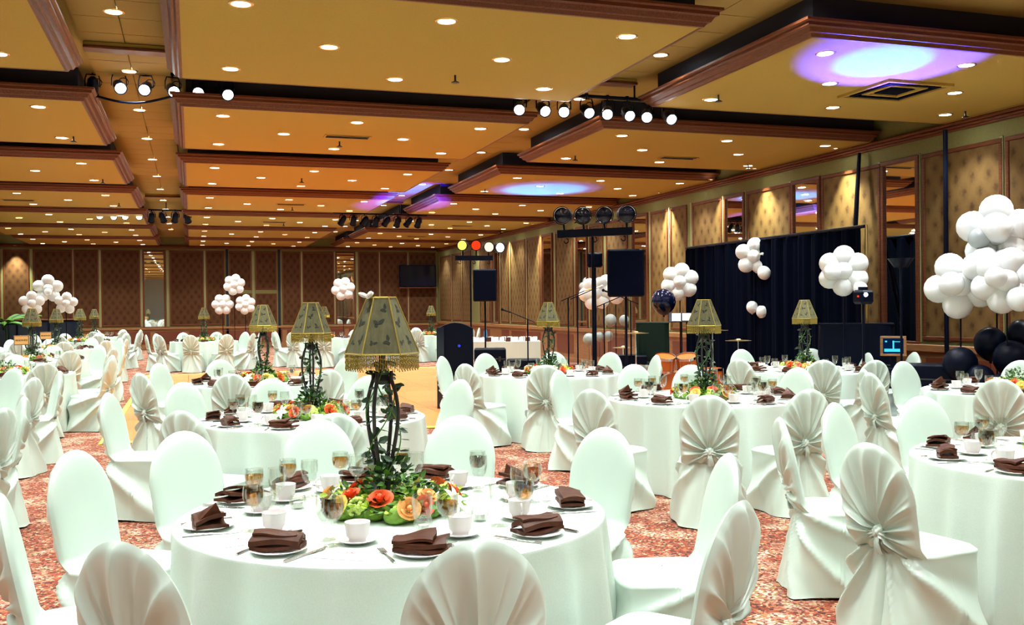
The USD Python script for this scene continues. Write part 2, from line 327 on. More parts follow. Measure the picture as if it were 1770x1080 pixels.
for i in range(14):
    x0 = XL + .15 + i * 1.29
    obj('wainscot_panel', bx(x0, x0 + 1.1, YB - .02, YB, .22, RAIL - .14, .012), 'redwood', wb)
obj('wainscot_board', bx(XL, XR, YB - .008, YB, 0, RAIL - .05), 'oak', wb)
obj('baseboard_back', bx(XL, XR, YB - .035, YB, 0, .12, .01), 'oak', kind='structure', label='oak baseboard under the far wall')
obj('trim_5', bx(XL, XR - .12, YB - .10, YB, ZP - .06, ZP + .06, .03), 'mahogany', kind='structure', label='mahogany crown moulding along the top of the far wall')

# right wall -----------------------------------------------
wr = obj('wall_right', bx(XR, XR + .2, YF, YB, 0, ZU + .03), 'wall_paint', kind='structure', label='olive side wall with wallpaper panels and tall framed mirrors')
PTR = 3.72; RR = .95
RP = [(6.3, 7.6), (8.6, 10.13), (10.28, 11.68), (12.69, 14.09), (15.08, 16.44), (17.48, 18.60), (18.95, 19.62), (19.85, 20.6), (22.0, 23.2), (23.5, 24.3), (25.6, 26.9), (28.35, 29.5), (29.75, 31.2), (31.5, 32.3), (33.7, 34.9), (36.2, 37.4), (37.6, 39.0), (39.2, 41.0)]
RM = [(7.75, 8.45), (11.84, 12.55), (14.22, 14.94), (16.61, 17.27), (20.85, 21.6), (24.55, 25.3), (27.25, 28.1), (32.6, 33.4)]
for y0, y1 in RP:
    obj('wallpaper_panel', to_right(bx(y0, y1, -.012, 0, RR + .14, PTR), XR), 'wallpaper_side', wr)
    obj('panel_frame', to_right(frame_y(y0 - .05, y1 + .05, RR + .09, PTR + .05, 0, .06, .03), XR), 'mahogany', wr)
    obj('wainscot_panel', to_right(bx(y0, y1, -.02, 0, .24, RR - .16, .012), XR), 'redwood', wr)
for y0, y1 in RM:
    obj('mirror', to_right(bx(y0, y1, -.015, 0, RR + .06, PTR), XR), 'mirror', wr)
    obj('mirror_frame', to_right(frame_y(y0 - .06, y1 + .06, RR, PTR + .06, 0, .07, .05), XR), 'mahogany', wr)
for a, b in zip(RP + RM, RP + RM):
    obj('stile', to_right(bx(a[1] + .09, a[1] + .15, -.02, 0, RR + .06, PTR + .08, .006), XR), 'stile_paint', wr)
obj('chair_rail', to_right(bx(YF, YB, -.06, 0, RR - .08, RR + .03, .012), XR), 'oak', wr)
obj('wainscot_board', to_right(bx(YF, YB, -.008, 0, 0, RR - .05), XR), 'oak', wr)
obj('baseboard_right', to_right(bx(YF, YB, -.035, 0, 0, .12, .01), XR), 'oak', kind='structure', label='oak baseboard under the side wall')
obj('trim_6', cat(bx(XR - .11, XR, YF, YB, ZP - .045, ZP, .012), bx(XR - .07, XR, YF, YB, ZP - .085, ZP - .045, .012), bx(XR - .04, XR, YF, YB, ZP - .12, ZP - .085, .008)), 'mahogany_long', kind='structure', label='mahogany crown moulding along the side wall')
obj('wall_left', bx(XL - .2, XL, YF, YB, 0, ZU + .03), 'wall_paint', kind='structure', label='left side wall beyond the frame')
obj('wall_front', bx(XL, XR, YF - .2, YF, 0, ZU + .03), 'linen', kind='structure', label='wall behind the camera')
# wall washers: small downlights with narrow beams
def washer(x, y, tx, ty, power, lab):
    t = thing('wall_washer', lab, 'spotlight', (x, y, ZP), 0, 'wall washing spotlights')
    obj('trim_ring', lathe([(.035, 0), (.05, -.012), (.06, 0)], 16), 'brass', t)
    obj('lens', lathe([(0, -.003), (.034, -.003)], 16, True), 'stage_glow', t)
    spot(t.GetPath().pathString + '/beam', (0, 0, -.02), (tx, ty, -2.6), (.9, 1.0, .72), power, 34, .9, .03)
for k, (y, p) in enumerate(((13.4, 190), (15.8, 190), (17.4, 150), (19.72, 300), (28.2, 260), (31.3, 240))):
    washer(XR - .27, y, .2, 0, p, f'small wall washing spotlight by the side wall, {ORDW[k]} from the camera')
washer(-6.4, YB - .32, 0, .22, 300, 'small wall washing spotlight over the far left wallpaper panel')
# black pipes in front of the side wall
tag(obj('curtain_pole', tube([(XR - .25, 11.0, 4.0), (XR - .25, 11.0, 2), (XR - .25, 11.0, 0)], .032, 10), 'black'), 'black vertical pole by the side wall behind the giant balloons', 'pole')
tag(obj('rolled_banner', tube([(XR - .14, 12.98, 3.98), (XR - .3, 12.9, 2.6), (XR - .55, 12.78, 1.2), (XR - .7, 12.7, 0)], [.03, .04, .045, .04], 10), 'black'), 'black slanting strip leaning from the cornice beside the backdrop', 'strip')

# dance floor of parquet panels
df = thing('dance_floor', 'orange parquet dance floor of square panels in the middle of the hall', 'dance floor')
for i in range(8):
    for j in range(11):
        x0, y0 = -1.0 + i * .9, 14.0 + j * 1.0 + (-1.4 if i < 5 and j == 0 else 0)
        obj('parquet_panel', bx(x0 + .004, x0 + .896, y0 + .004, 14.0 + (j + 1) * 1.0 - .004, 0, .018, .004), 'parquet', df)
obj('edge_strip', cat(bx(-1.08, 3.5, 12.5, 12.6, 0, .02, .008), bx(3.5, 6.2, 13.9, 14.0, 0, .02, .008), bx(-1.08, -1.0, 12.6, 25, 0, .02, .008), bx(6.2, 6.28, 14, 25, 0, .02, .008), bx(-1.08, 6.28, 25, 25.1, 0, .02, .008)), 'yellow_trim', df)
# ------------------------------------------------------------------ chairs under satin covers
ZTOP = .96
def chair_meshes(seed):
    r = np.random.default_rng(seed)
    # backrest: a pillow between the outline and the knot; pleats fan out from the knot
    K = np.array([0, .545]); W, ZC = .212, .70
    pts = [(-W * .93 - (W * .07) * t, .40 + (ZC - .40) * t) for t in np.linspace(0, 1, 28, endpoint=False)]
    pts += [(-W * math.cos(a), ZC + (ZTOP - ZC) * math.sin(a)) for a in np.linspace(0, PI, 130, endpoint=False)]
    pts += [(W - (W * .07) * t, ZC + (.40 - ZC) * t) for t in np.linspace(0, 1, 28, endpoint=False)]
    pts += [(W * .93 - 2 * W * .93 * t, .40) for t in np.linspace(0, 1, 14, endpoint=False)]
    O = np.array(pts); N = len(O)
    th = np.arctan2(O[:, 0] - K[0], O[:, 1] - K[1])
    p1, p2, p3 = r.uniform(0, 6, 3)
    fold = .78 - (1 - np.abs(np.sin(th * 6.5 + .7 * np.sin(th * 1.7 + p1) + p2))) ** 1.7 - .35 * (1 - np.abs(np.sin(th * 11 + p3))) ** 1.6
    rho = np.linspace(0, 1, 23) ** .85
    def lean(y, z): return y - .205 - np.maximum(z - .42, 0) * .20 + .055 * sstep(.51, .42, z)
    V = []
    for q in rho:
        xz = K + (O - K) * q
        y = -(.034 * sstep(0, .3, q) + .004) * (1 - q ** 5) ** .5 if q < 1 else 0 * xz[:, 0]
        y = y + .034 * (fold - .5) * sstep(.04, .30, q) * (1 - q ** 7)
        V.append(np.stack([xz[:, 0], lean(y, xz[:, 1]), xz[:, 1]], 1))
    back = T(np.vstack(V), gridf(N, len(rho), True))
    V = []
    C = np.array([0, .66])
    for q in rho:
        xz = C + (O - C) * q
        y = .032 * (1 - q ** 5) ** .5 if q < 1 else 0 * xz[:, 0]
        y = y + .005 * np.sin(xz[:, 0] * 19 + p1) * (1 - q ** 3) * sstep(.75, .45, xz[:, 1])
        V.append(np.stack([xz[:, 0], lean(y, xz[:, 1]), xz[:, 1]], 1))
    front = T(np.vstack(V), gridf(N, len(rho), True)[:, ::-1])
    backrest = cat(front, back)
    # seat and skirt
    N = 180; al = np.linspace(0, 2 * PI, 4000, endpoint=False) - PI / 2; e = 2 / 5.0
    ux, uy = np.sign(np.cos(al)) * np.abs(np.cos(al)) ** e, np.sign(np.sin(al)) * np.abs(np.sin(al)) ** e
    ln = np.concatenate([[0], np.cumsum(np.hypot(np.diff(ux), np.diff(uy)))]); idx = np.searchsorted(ln, np.linspace(0, ln[-1], N, endpoint=False))
    ux, uy = ux[idx], uy[idx]
    s = np.linspace(0, 1, N, endpoint=False); s = np.where(s > .5, s - 1, s) * 1.72      # signed arc length from the middle of the back
    nrm = np.stack([np.sign(ux) * np.abs(ux) ** 4, np.sign(uy) * np.abs(uy) ** 4], 1); nrm /= np.linalg.norm(nrm, axis=1, keepdims=True) + 1e-9
    rings = []
    zs = [0.004] + list(np.linspace(.02, .445, 26))
    q1, q2, q3 = r.uniform(0, 6, 3)
    for z in zs + [.452, .458, .470, .476]:
        g = 1 - min(z, .47) / .47
        a, yf, yb = .218 + .045 * g ** 1.4, .205 + .03 * g, -.225 - .085 * g ** 1.2
        ins = {.458: .006, .470: .018, .476: .04}.get(z, 0)
        yc, b = (yf + yb) / 2, (yf - yb) / 2
        x, y = ux * (a - ins), yc + uy * (b - ins)
        d = np.hypot(s, .545 - z); ph = np.arctan2(np.abs(s), .545 - z)
        sd = np.where(s > 0, q1, q2)
        amp = .030 * sstep(.03, .25, d) * (1 - sstep(.55, .85, np.abs(s))) * sstep(.478, .43, z)
        f = amp * (1.6 * (1 - np.abs(np.sin(ph * 6.4 + .7 * np.sin(ph * 3 + sd) + sd))) ** 1.4 - .5 + .25 * np.sin(ph * 17 + q3))
        f = f + .016 * g ** 1.6 * np.sin(s * 17 + q3 + .8 * np.sin(s * 5)) * sstep(.1, .5, np.abs(s))
        zz = z + (.018 * (.5 + .5 * np.sin(s * 6 + q1)) if z < .02 else 0)
        rings.append(np.stack([x + nrm[:, 0] * f, y + nrm[:, 1] * f, np.full(N, 1.0) * zz], 1))
    last = rings[-1]; c = last.mean(0)
    for k, h in ((.72, .004), (.4, .008), (.02, .010)):
        rings.append(c + (last - c) * k + np.array([0, 0, h]))
    seat = T(np.vstack(rings), gridf(N, len(rings), True))
    # knot with its two ears and a tail
    yk = float(lean(-.02, .545))
    knot = trimesh.creation.icosphere(3, 1.0); v = knot.vertices
    v = v * (1 + .12 * np.sin(v[:, :1] * 7 + q1) * np.cos(v[:, 2:] * 6)); knot.vertices = v * np.array([.036, .028, .034]) + np.array([0, yk, .545])
    def fan(dirx, dirz, L, w0, w1, k):
        n, m = 9, 7; P = []
        for i in range(n):
            t = i / (n - 1)
            for j in range(m):
                u = j / (m - 1) - .5
                w = w0 + (w1 - w0) * t
                P.append((dirx * L * t - dirz * u * w, yk - .012 - .012 * math.sin(t * PI) + .010 * math.sin(u * k + q2) * t, .545 + dirz * L * t + dirx * u * w))
        a = np.array(P); b = a + np.array([0, .008, 0]); f = gridf(m, n)
        return cat(T(a, f), T(b, f[:, ::-1]))
    tail = cat(fan(.12, -1, .10, .022, .05, 16), fan(-.95, -.30, .06, .022, .035, 12), fan(.95, -.25, .055, .022, .035, 11))
    return backrest, seat, knot, tail
def chair_builder(seed):
    def b(label, loc, rz, group):
        t = thing('banquet_chair', label, 'chair', loc, rz, group)
        for n, m in zip(('backrest_cover', 'seat_cover', 'tie_knot', 'tie_tail'), chair_meshes(seed)): obj(n, m, 'satin', t, smooth=True)
        return t
    return b
BUILD_CHAIR = [chair_builder(s) for s in (11, 23, 37)]
HOURS = ['twelve', 'one', 'two', 'three', 'four', 'five', 'six', 'seven', 'eight', 'nine', 'ten', 'eleven']
taken = {}
def clock(table, tx, ty, x, y, what):
    """the seat as on a clock whose six points at the camera"""
    h = int(round(math.degrees(math.atan2(ty, tx) - math.atan2(y - ty, x - tx)) / 30)) % 12
    for d in (0, 1, -1, 2, -2, 3):
        k = (table, what, (h + d) % 12)
        if k not in taken: taken[k] = 1; return HOURS[k[2]], (h + d) % 12
    return HOURS[h], h
nchair = 0
def chair(table, name, tx, ty, x, y):
    """x, y: where the top of the backrest stands; the chair faces the table"""
    global nchair
    d = np.array([tx - x, ty - y]); L = np.hypot(*d); d /= L
    if L < 1.44: x, y = np.array([tx, ty]) - d * 1.44
    px, py = np.array([x, y]) + d * .315
    rz = math.atan2(d[1], d[0]) - PI / 2
    w, h = clock(table, tx, ty, x, y, 'chair')
    look = 'pleated back showing' if h in (4, 5, 6, 7, 8) else 'smooth front showing' if h in (11, 0, 1, 10, 2) else 'seen from the side'
    place(('chair', nchair % 3), BUILD_CHAIR[nchair % 3], (px, py, 0), rz, f'white covered chair, {look}, at {w} o\'clock of {name}', f'chairs around {name}')
    nchair += 1

# ------------------------------------------------------------------ tables and cloths
RT = .86
def cloth_mesh(seed):
    r = np.random.default_rng(seed); n = 200; a = np.linspace(0, 2 * PI, n, endpoint=False)
    p = r.uniform(0, 6, 4); rings = []
    f1 = np.abs(np.sin(a * 8 + .9 * np.sin(a * 3 + p[0]) + p[1])); f2 = np.sin(a * 13 + p[2] + np.sin(a * 2 + p[3]))
    for rr in (.02, .35, .6, .8, .845): rings.append(np.stack([rr * np.cos(a), rr * np.sin(a), np.full(n, .752)], 1))
    for rr, z in ((.865, .7515), (.874, .747), (.878, .738)): rings.append(np.stack([rr * np.cos(a), rr * np.sin(a), np.full(n, z)], 1))
    for z in (.70, .62, .52, .42, .32, .22, .12, .05, .006):
        g = (.74 - z) / .74
        R = .878 + .012 * g + .080 * g ** .8 * (1 - f1) ** 1.5 - .026 * g ** .7 * f1 + .014 * g ** .5 * f2
        rings.append(np.stack([R * np.cos(a), R * np.sin(a), np.full(n, z)], 1))
    return T(np.vstack(rings), gridf(n, len(rings), True)[:, ::1])
def build_table(label, loc, rz, group):
    t = thing('round_table', label, 'table', loc, rz, group)
    obj('tabletop', lathe([(0, .70), (RT - .01, .70), (RT, .705), (RT, .735), (RT - .01, .742), (0, .742)], 48), 'oak', t)
    obj('apron_ring', lathe([(.55, .66), (.57, .66), (.57, .70), (.55, .70)], 32), 'iron', t)
    for k in range(4):
        an = PI / 4 + k * PI / 2; obj('leg', cyl((.55 * math.cos(an), .55 * math.sin(an), 0), (.55 * math.cos(an), .55 * math.sin(an), .70), .018, 8), 'iron', t)
    return t
CLOTH = {}
def build_cloth(seed):
    def b(label, loc, rz, group):
        t = thing('tablecloth', label, 'tablecloth', loc, rz, group); obj('cloth', cloth_mesh(seed), 'linen', t, smooth=35); return t
    return b

# ------------------------------------------------------------------ tableware
def build_plate(label, loc, rz, group):
    t = thing('plate', label, 'plate', loc, rz, group)
    obj('dish', lathe([(0, .004), (.055, .004), (.062, .002), (.064, .0), (.066, .002), (.075, .008), (.098, .014), (.100, .016), (.097, .017), (.074, .011), (.062, .008), (0, .008)][::-1], 32), 'china', t, smooth=40)
    return t
def napkin_mesh(kind):
    """a square of satin folded to a thick packet; one corner is turned up"""
    def layer(x0, x1, y0, y1, z, th, lift, roll, k):
        n, m = 15, 9; P = []
        for j in range(m):
            for i in range(n):
                u, v = i / (n - 1), j / (m - 1)
                x = x0 + (x1 - x0) * u; y = y0 + (y1 - y0) * v
                h = z + lift * max(0, u + v - 1.0) ** 1.5 + .004 * math.sin(u * 5 + k) + roll * math.sin(v * PI)
                P.append((x + .004 * math.sin(v * 7 + k), y + .004 * math.sin(u * 6 + k), h))
        a = np.array(P); b = a - np.array([0, 0, th]); f = gridf(n, m)
        e = [i for i in range(n)] + [j * n + n - 1 for j in range(1, m)] + [(m - 1) * n + i for i in range(n - 2, -1, -1)] + [j * n for j in range(m - 2, 0, -1)]
        q = len(a); s = [[e[i], q + e[i], q + e[(i + 1) % len(e)], e[(i + 1) % len(e)]] for i in range(len(e))]
        return T(np.vstack([a, b]), np.vstack([f, f[:, ::-1] + q, s]))
    if kind == 0:   # long packet with a diagonal flap
        return layer(-.095, .095, -.05, .05, .018, .012, 0, .004, 1), layer(-.093, .090, -.048, .052, .036, .014, .012, .012, 2), layer(-.090, .05, -.046, .046, .050, .010, .022, .006, 4)
    if kind == 1:   # rolled packet
        return layer(-.09, .09, -.045, .045, .018, .012, 0, .002, 3), layer(-.088, .088, -.043, .043, .040, .018, .004, .020, 5), layer(-.086, .07, -.030, .040, .058, .008, .004, .006, 7)
    a = layer(-.085, .085, -.06, .06, .018, .012, 0, .004, 1); b = layer(-.08, .08, -.055, .055, .036, .014, .03, .012, 6)
    # kind 2: with a standing point
    tri = trimesh.convex.convex_hull(np.array([(-.075, -.05, .03), (.07, -.05, .03), (-.05, .05, .035), (.06, .045, .04), (.055, .02, .098), (.03, -.03, .062), (-.03, 0, .056)]))
    return a, b, tri
def build_napkin(kind):
    def b(label, loc, rz, group):
        t = thing('napkin', label, 'napkin', loc, rz, group)
        for n, m in zip(('under_fold', 'middle_fold', 'top_fold'), napkin_mesh(kind)): obj(n, m, 'brown_satin', t, smooth=45)
        return t
    return b
def build_saucer(label, loc, rz, group):
    t = thing('saucer', label, 'saucer', loc, rz, group)
    obj('dish', lathe([(0, .003), (.030, .003), (.034, .0), (.040, .004), (.070, .013), (.076, .017), (.074, .019), (.040, .009), (.030, .007), (0, .007)][::-1], 28), 'china', t, smooth=40); return t
def build_cup(label, loc, rz, group):
    t = thing('teacup', label, 'cup', loc, rz, group)
    obj('bowl', lathe([(0, .006), (.024, .006), (.028, .0), (.030, .004), (.030, .010), (.040, .022), (.0445, .055), (.046, .072), (.0445, .0725), (.043, .055), (.038, .024), (.026, .013), (0, .012)][::-1], 28), 'china', t, smooth=40)
    a = np.linspace(-1.25, 1.25, 12); obj('handle', tube([(.040 + .026 * math.cos(x), 0, .040 + .024 * math.sin(x)) for x in a], .0048, 7), 'china', t, smooth=True)
    return t
def build_goblet(label, loc, rz, group):
    t = thing('water_goblet', label, 'glass', loc, rz, group)
    obj('foot', lathe([(0, .010), (.010, .008), (.034, .003), (.036, .0), (0, 0)][::-1], 24), 'glass', t, smooth=40)
    obj('stem', lathe([(.007, .008), (.006, .025), (.009, .032), (.006, .040), (.010, .058)], 14), 'glass', t, smooth=True)
    obj('bowl', lathe([(.004, .058), (.020, .066), (.032, .085), (.038, .115), (.039, .140), (.037, .165), (.0355, .165), (.036, .14), (.035, .115), (.029, .088), (.018, .071), (0, .066)], 28), 'glass', t, smooth=40)
    return t
def build_wine(label, loc, rz, group):
    t = thing('wine_glass', label, 'glass', loc, rz, group)
    obj('foot', lathe([(0, .008), (.008, .006), (.032, .002), (.034, 0), (0, 0)][::-1], 24), 'glass', t, smooth=40)
    obj('stem', lathe([(.005, .006), (.004, .03), (.004, .07), (.008, .086)], 12), 'glass', t, smooth=True)
    obj('bowl', lathe([(.003, .086), (.022, .094), (.036, .112), (.041, .135), (.040, .155), (.037, .172), (.0355, .172), (.038, .155), (.0385, .136), (.034, .115), (.020, .098), (0, .092)], 28), 'glass', t, smooth=40)
    obj('wine', lathe([(0, .094), (.019, .099), (.033, .116), (.037, .136), (.0372, .146), (0, .146)], 24), 'wine', t, smooth=40)
    return t
def build_fork(label, loc, rz, group):
    t = thing('fork', label, 'fork', loc, rz, group)
    obj('handle', tube([(0, -.10, .003), (0, -.07, .004), (0, 0, .003), (0, .035, .006)], [.0055, .0050, .0028, .0035], 6), 'steel', t)
    obj('tines', cat(bx(-.011, .011, .034, .050, .004, .007, .001), *[bx(x - .0017, x + .0017, .048, .098, .005, .008) for x in (-.009, -.003, .003, .009)]), 'steel', t)
    return t
def build_knife(label, loc, rz, group):
    t = thing('knife', label, 'knife', loc, rz, group)
    obj('handle', tube([(0, -.11, .004), (0, -.06, .005), (0, 0, .004)], [.006, .0065, .004], 6), 'steel', t)
    obj('blade', trimesh.convex.convex_hull(np.array([(-.004, 0, .003), (.004, 0, .003), (-.004, .11, .003), (.010, .09, .003), (.010, .02, .003), (-.004, 0, .0055), (.004, 0, .0055), (-.004, .11, .0055)])), 'steel', t)
    return t
def build_menu(label, loc, rz, group):
    t = thing('menu_card', label, 'card', loc, rz, group)
    obj('card', bx(-.095, .095, -.065, .065, 0, .0018), 'card', t)
    # the crest: a small red ornament flanked by two dashes
    m = []
    for k, (x, y, w, h) in enumerate(((-.042, .02, .012, .003), (.042, .02, .012, .003), (-.012, .022, .006, .010), (-.002, .016, .007, .005), (.006, .024, .006, .009), (.014, .016, .006, .004), (.0, .030, .004, .003))):
        m.append(rotz(bx(-w / 2, w / 2, -h / 2, h / 2, .0018, .0024), .3 * (k % 3), (x, y, 0)))
    obj('crest', cat(*m), 'red_print', t)
    return t
def build_votive(label, loc, rz, group):
    t = thing('votive_glass', label, 'candle holder', loc, rz, group)
    obj('glass', lathe([(0, 0), (.026, 0), (.036, .018), (.038, .035), (.030, .058), (.028, .058), (.035, .035), (.033, .02), (.024, .006), (0, .006)], 24), 'glass', t, smooth=40)
    obj('candle', lathe([(0, .008), (.020, .008), (.020, .028), (0, .028)], 16), 'china', t)
    return t
BUILD = dict(plate=build_plate, napkin0=build_napkin(0), napkin1=build_napkin(1), napkin2=build_napkin(2), saucer=build_saucer, cup=build_cup, goblet=build_goblet, wine=build_wine, fork=build_fork, knife=build_knife, menu=build_menu, votive=build_votive)
WORDS = dict(plate='white china side plate', napkin0='folded brown satin napkin', napkin1='rolled brown satin napkin', napkin2='brown satin napkin folded to a point', saucer='white china saucer', cup='white china teacup', goblet='clear stemmed water goblet', wine='wine glass with a little amber wine', fork='steel fork', knife='steel knife', menu='white menu card with red crest', votive='small glass candle holder')
GROUPS = dict(plate='side plates', napkin0='brown napkins', napkin1='brown napkins', napkin2='brown napkins', saucer='saucers', cup='teacups', goblet='water goblets', wine='wine glasses', fork='forks', knife='knives', menu='menu cards', votive='candle holders')

# ------------------------------------------------------------------ lamp centrepieces and flower rings
def leaf(L, w, up, seed=0):
    """a pointed leaf of eight triangles along +x"""
    P = [(0, 0, 0), (.35 * L, w, .02 * L + up * .3), (.75 * L, w * .7, up * .7), (L, 0, up), (.75 * L, -w * .7, up * .7), (.35 * L, -w, .02 * L + up * .3), (.4 * L, 0, -.04 * L + up * .35), (.75 * L, 0, up * .62)]
    return T(P, [[0, 6, 1], [1, 6, 2], [6, 7, 2], [2, 7, 3], [7, 4, 3], [6, 4, 7], [6, 5, 4], [0, 5, 6]])
def ori(m, rng, loc, az=None, el=None):
    az = rng.uniform(0, 2 * PI) if az is None else az; el = rng.uniform(-.5, .9) if el is None else el; ro = rng.uniform(-1, 1)
    d = np.array([math.cos(az) * math.cos(el), math.sin(az) * math.cos(el), math.sin(el)]); s = np.cross([0, 0, 1], d); s /= np.linalg.norm(s) + 1e-9; n = np.cross(d, s)
    s, n = s * math.cos(ro) + n * math.sin(ro), -s * math.sin(ro) + n * math.cos(ro)
    return xform(m, d, s, n, loc)
def rose(R, seed):
    rng = random.Random(seed); ms = []
    for k, (n, rr, tilt, h) in enumerate(((3, .22, .15, .75), (4, .45, .45, .85), (5, .75, .8, .70), (6, 1.0, 1.15, .5))):
        for i in range(n):
            a0 = i * 2 * PI / n + k * .7 + rng.uniform(-.1, .1); P = []; wdt = 2 * PI / n * .72
            for v in range(4):
                for u in range(5):
                    t = v / 3; uu = (u / 4 - .5) * 2
                    rad = R * (rr * (.35 + .65 * t) + .10 * t * t * tilt) * (1 - .0 * uu)
                    an = a0 + uu * wdt * (.55 + .45 * math.sin(min(1, t + .2) * PI * .7))
                    P.append((rad * math.cos(an), rad * math.sin(an), R * (h * t * (1 - .22 * uu * uu) - .12 * tilt * t * t) - .15 * R))
            ms.append(T(P, gridf(5, 4)))
    ms.append(ball((0, 0, R * .22), (R * .30, R * .30, R * .42), 1))
    return cat(*ms)
def lily(R, seed):
    ms = []
    for k in range(6):
        P = []
        for v in range(5):
            t = v / 4
            for u in (-1, 0, 1): P.append((R * t, u * R * .24 * math.sin(PI * (.15 + .85 * t) * .98 + .02), R * (.55 * t - .5 * t * t) + .03 * R * abs(u)))
        ms.append(rotz(T(P, gridf(3, 5)), k * PI / 3))
    return cat(*ms)
def blossom(R, seed):
    rng = random.Random(seed)
    return cat(*[ball((R * .78 * x / L, R * .78 * y / L, R * .66 * abs(z) / L), R * .22, 1) for x, y, z in [(rng.gauss(0, 1), rng.gauss(0, 1), rng.gauss(0, 1)) for _ in range(40)] for L in [math.sqrt(x * x + y * y + z * z) + 1e-6]])
def build_flowers(seed):
    def b(label, loc, rz, group):
        t = thing('flower_ring', label, 'flowers', loc, rz, group); rng = random.Random(seed)
        ms = []
        for k in range(46):
            a = rng.uniform(0, 2 * PI); rr = rng.uniform(.10, .25); ms.append(ball((rr * math.cos(a), rr * math.sin(a), .03), (.05, .05, .034), 1))
        obj('moss_bed', cat(*ms), 'moss', t)
        for nm, mt, n in (('dark_foliage', 'leaf_dark', 130), ('green_foliage', 'leaf_mid', 260), ('light_foliage', 'leaf_light', 420)):
            ms = []
            for k in range(n):
                a = rng.uniform(0, 2 * PI); rr = rng.uniform(.05, .28)
                ms.append(ori(leaf(rng.uniform(.022, .048), rng.uniform(.007, .013), rng.uniform(-.008, .014)), rng, (rr * math.cos(a), rr * math.sin(a), rng.uniform(.025, .085) + (max(0, .16 - rr) * 1.1 if nm[0] != 'l' else 0)), a + rng.uniform(-1, 1), rng.uniform(-.3, 1.0)))
            obj(nm, cat(*ms), mt, t, kind='stuff')
        kinds = [('rose', 'rose_orange', .038), ('rose', 'rose_orange', .044), ('rose', 'rose_peach', .036), ('rose', 'rose_yellow', .038), ('rose', 'rose_peach', .038), ('lily', 'petal_white', .06), ('hydrangea_head', 'hydrangea', .038), ('rose', 'rose_orange', .034)]
        n = 19
        for k in range(n):
            a = 2 * PI * k / n + rng.uniform(-.12, .12); rr = (.25, .19, .28)[k % 3]; nm, mt, R = kinds[(k * 3 + seed) % len(kinds)]
            m = {'rose': rose, 'lily': lily, 'hydrangea_head': blossom}[nm](R * 1.15, seed * 31 + k)
            el = .55 if rr > .2 else 1.1
            d = np.array([math.cos(a) * math.cos(el), math.sin(a) * math.cos(el), math.sin(el)]); s = np.cross([0, 0, 1], d); s /= np.linalg.norm(s); q = np.cross(d, s)
            obj(nm, xform(m, s, q, d, (rr * math.cos(a), rr * math.sin(a), .062 + .02 * (rr < .2))), mt, t, smooth=50)
        return t
    return b
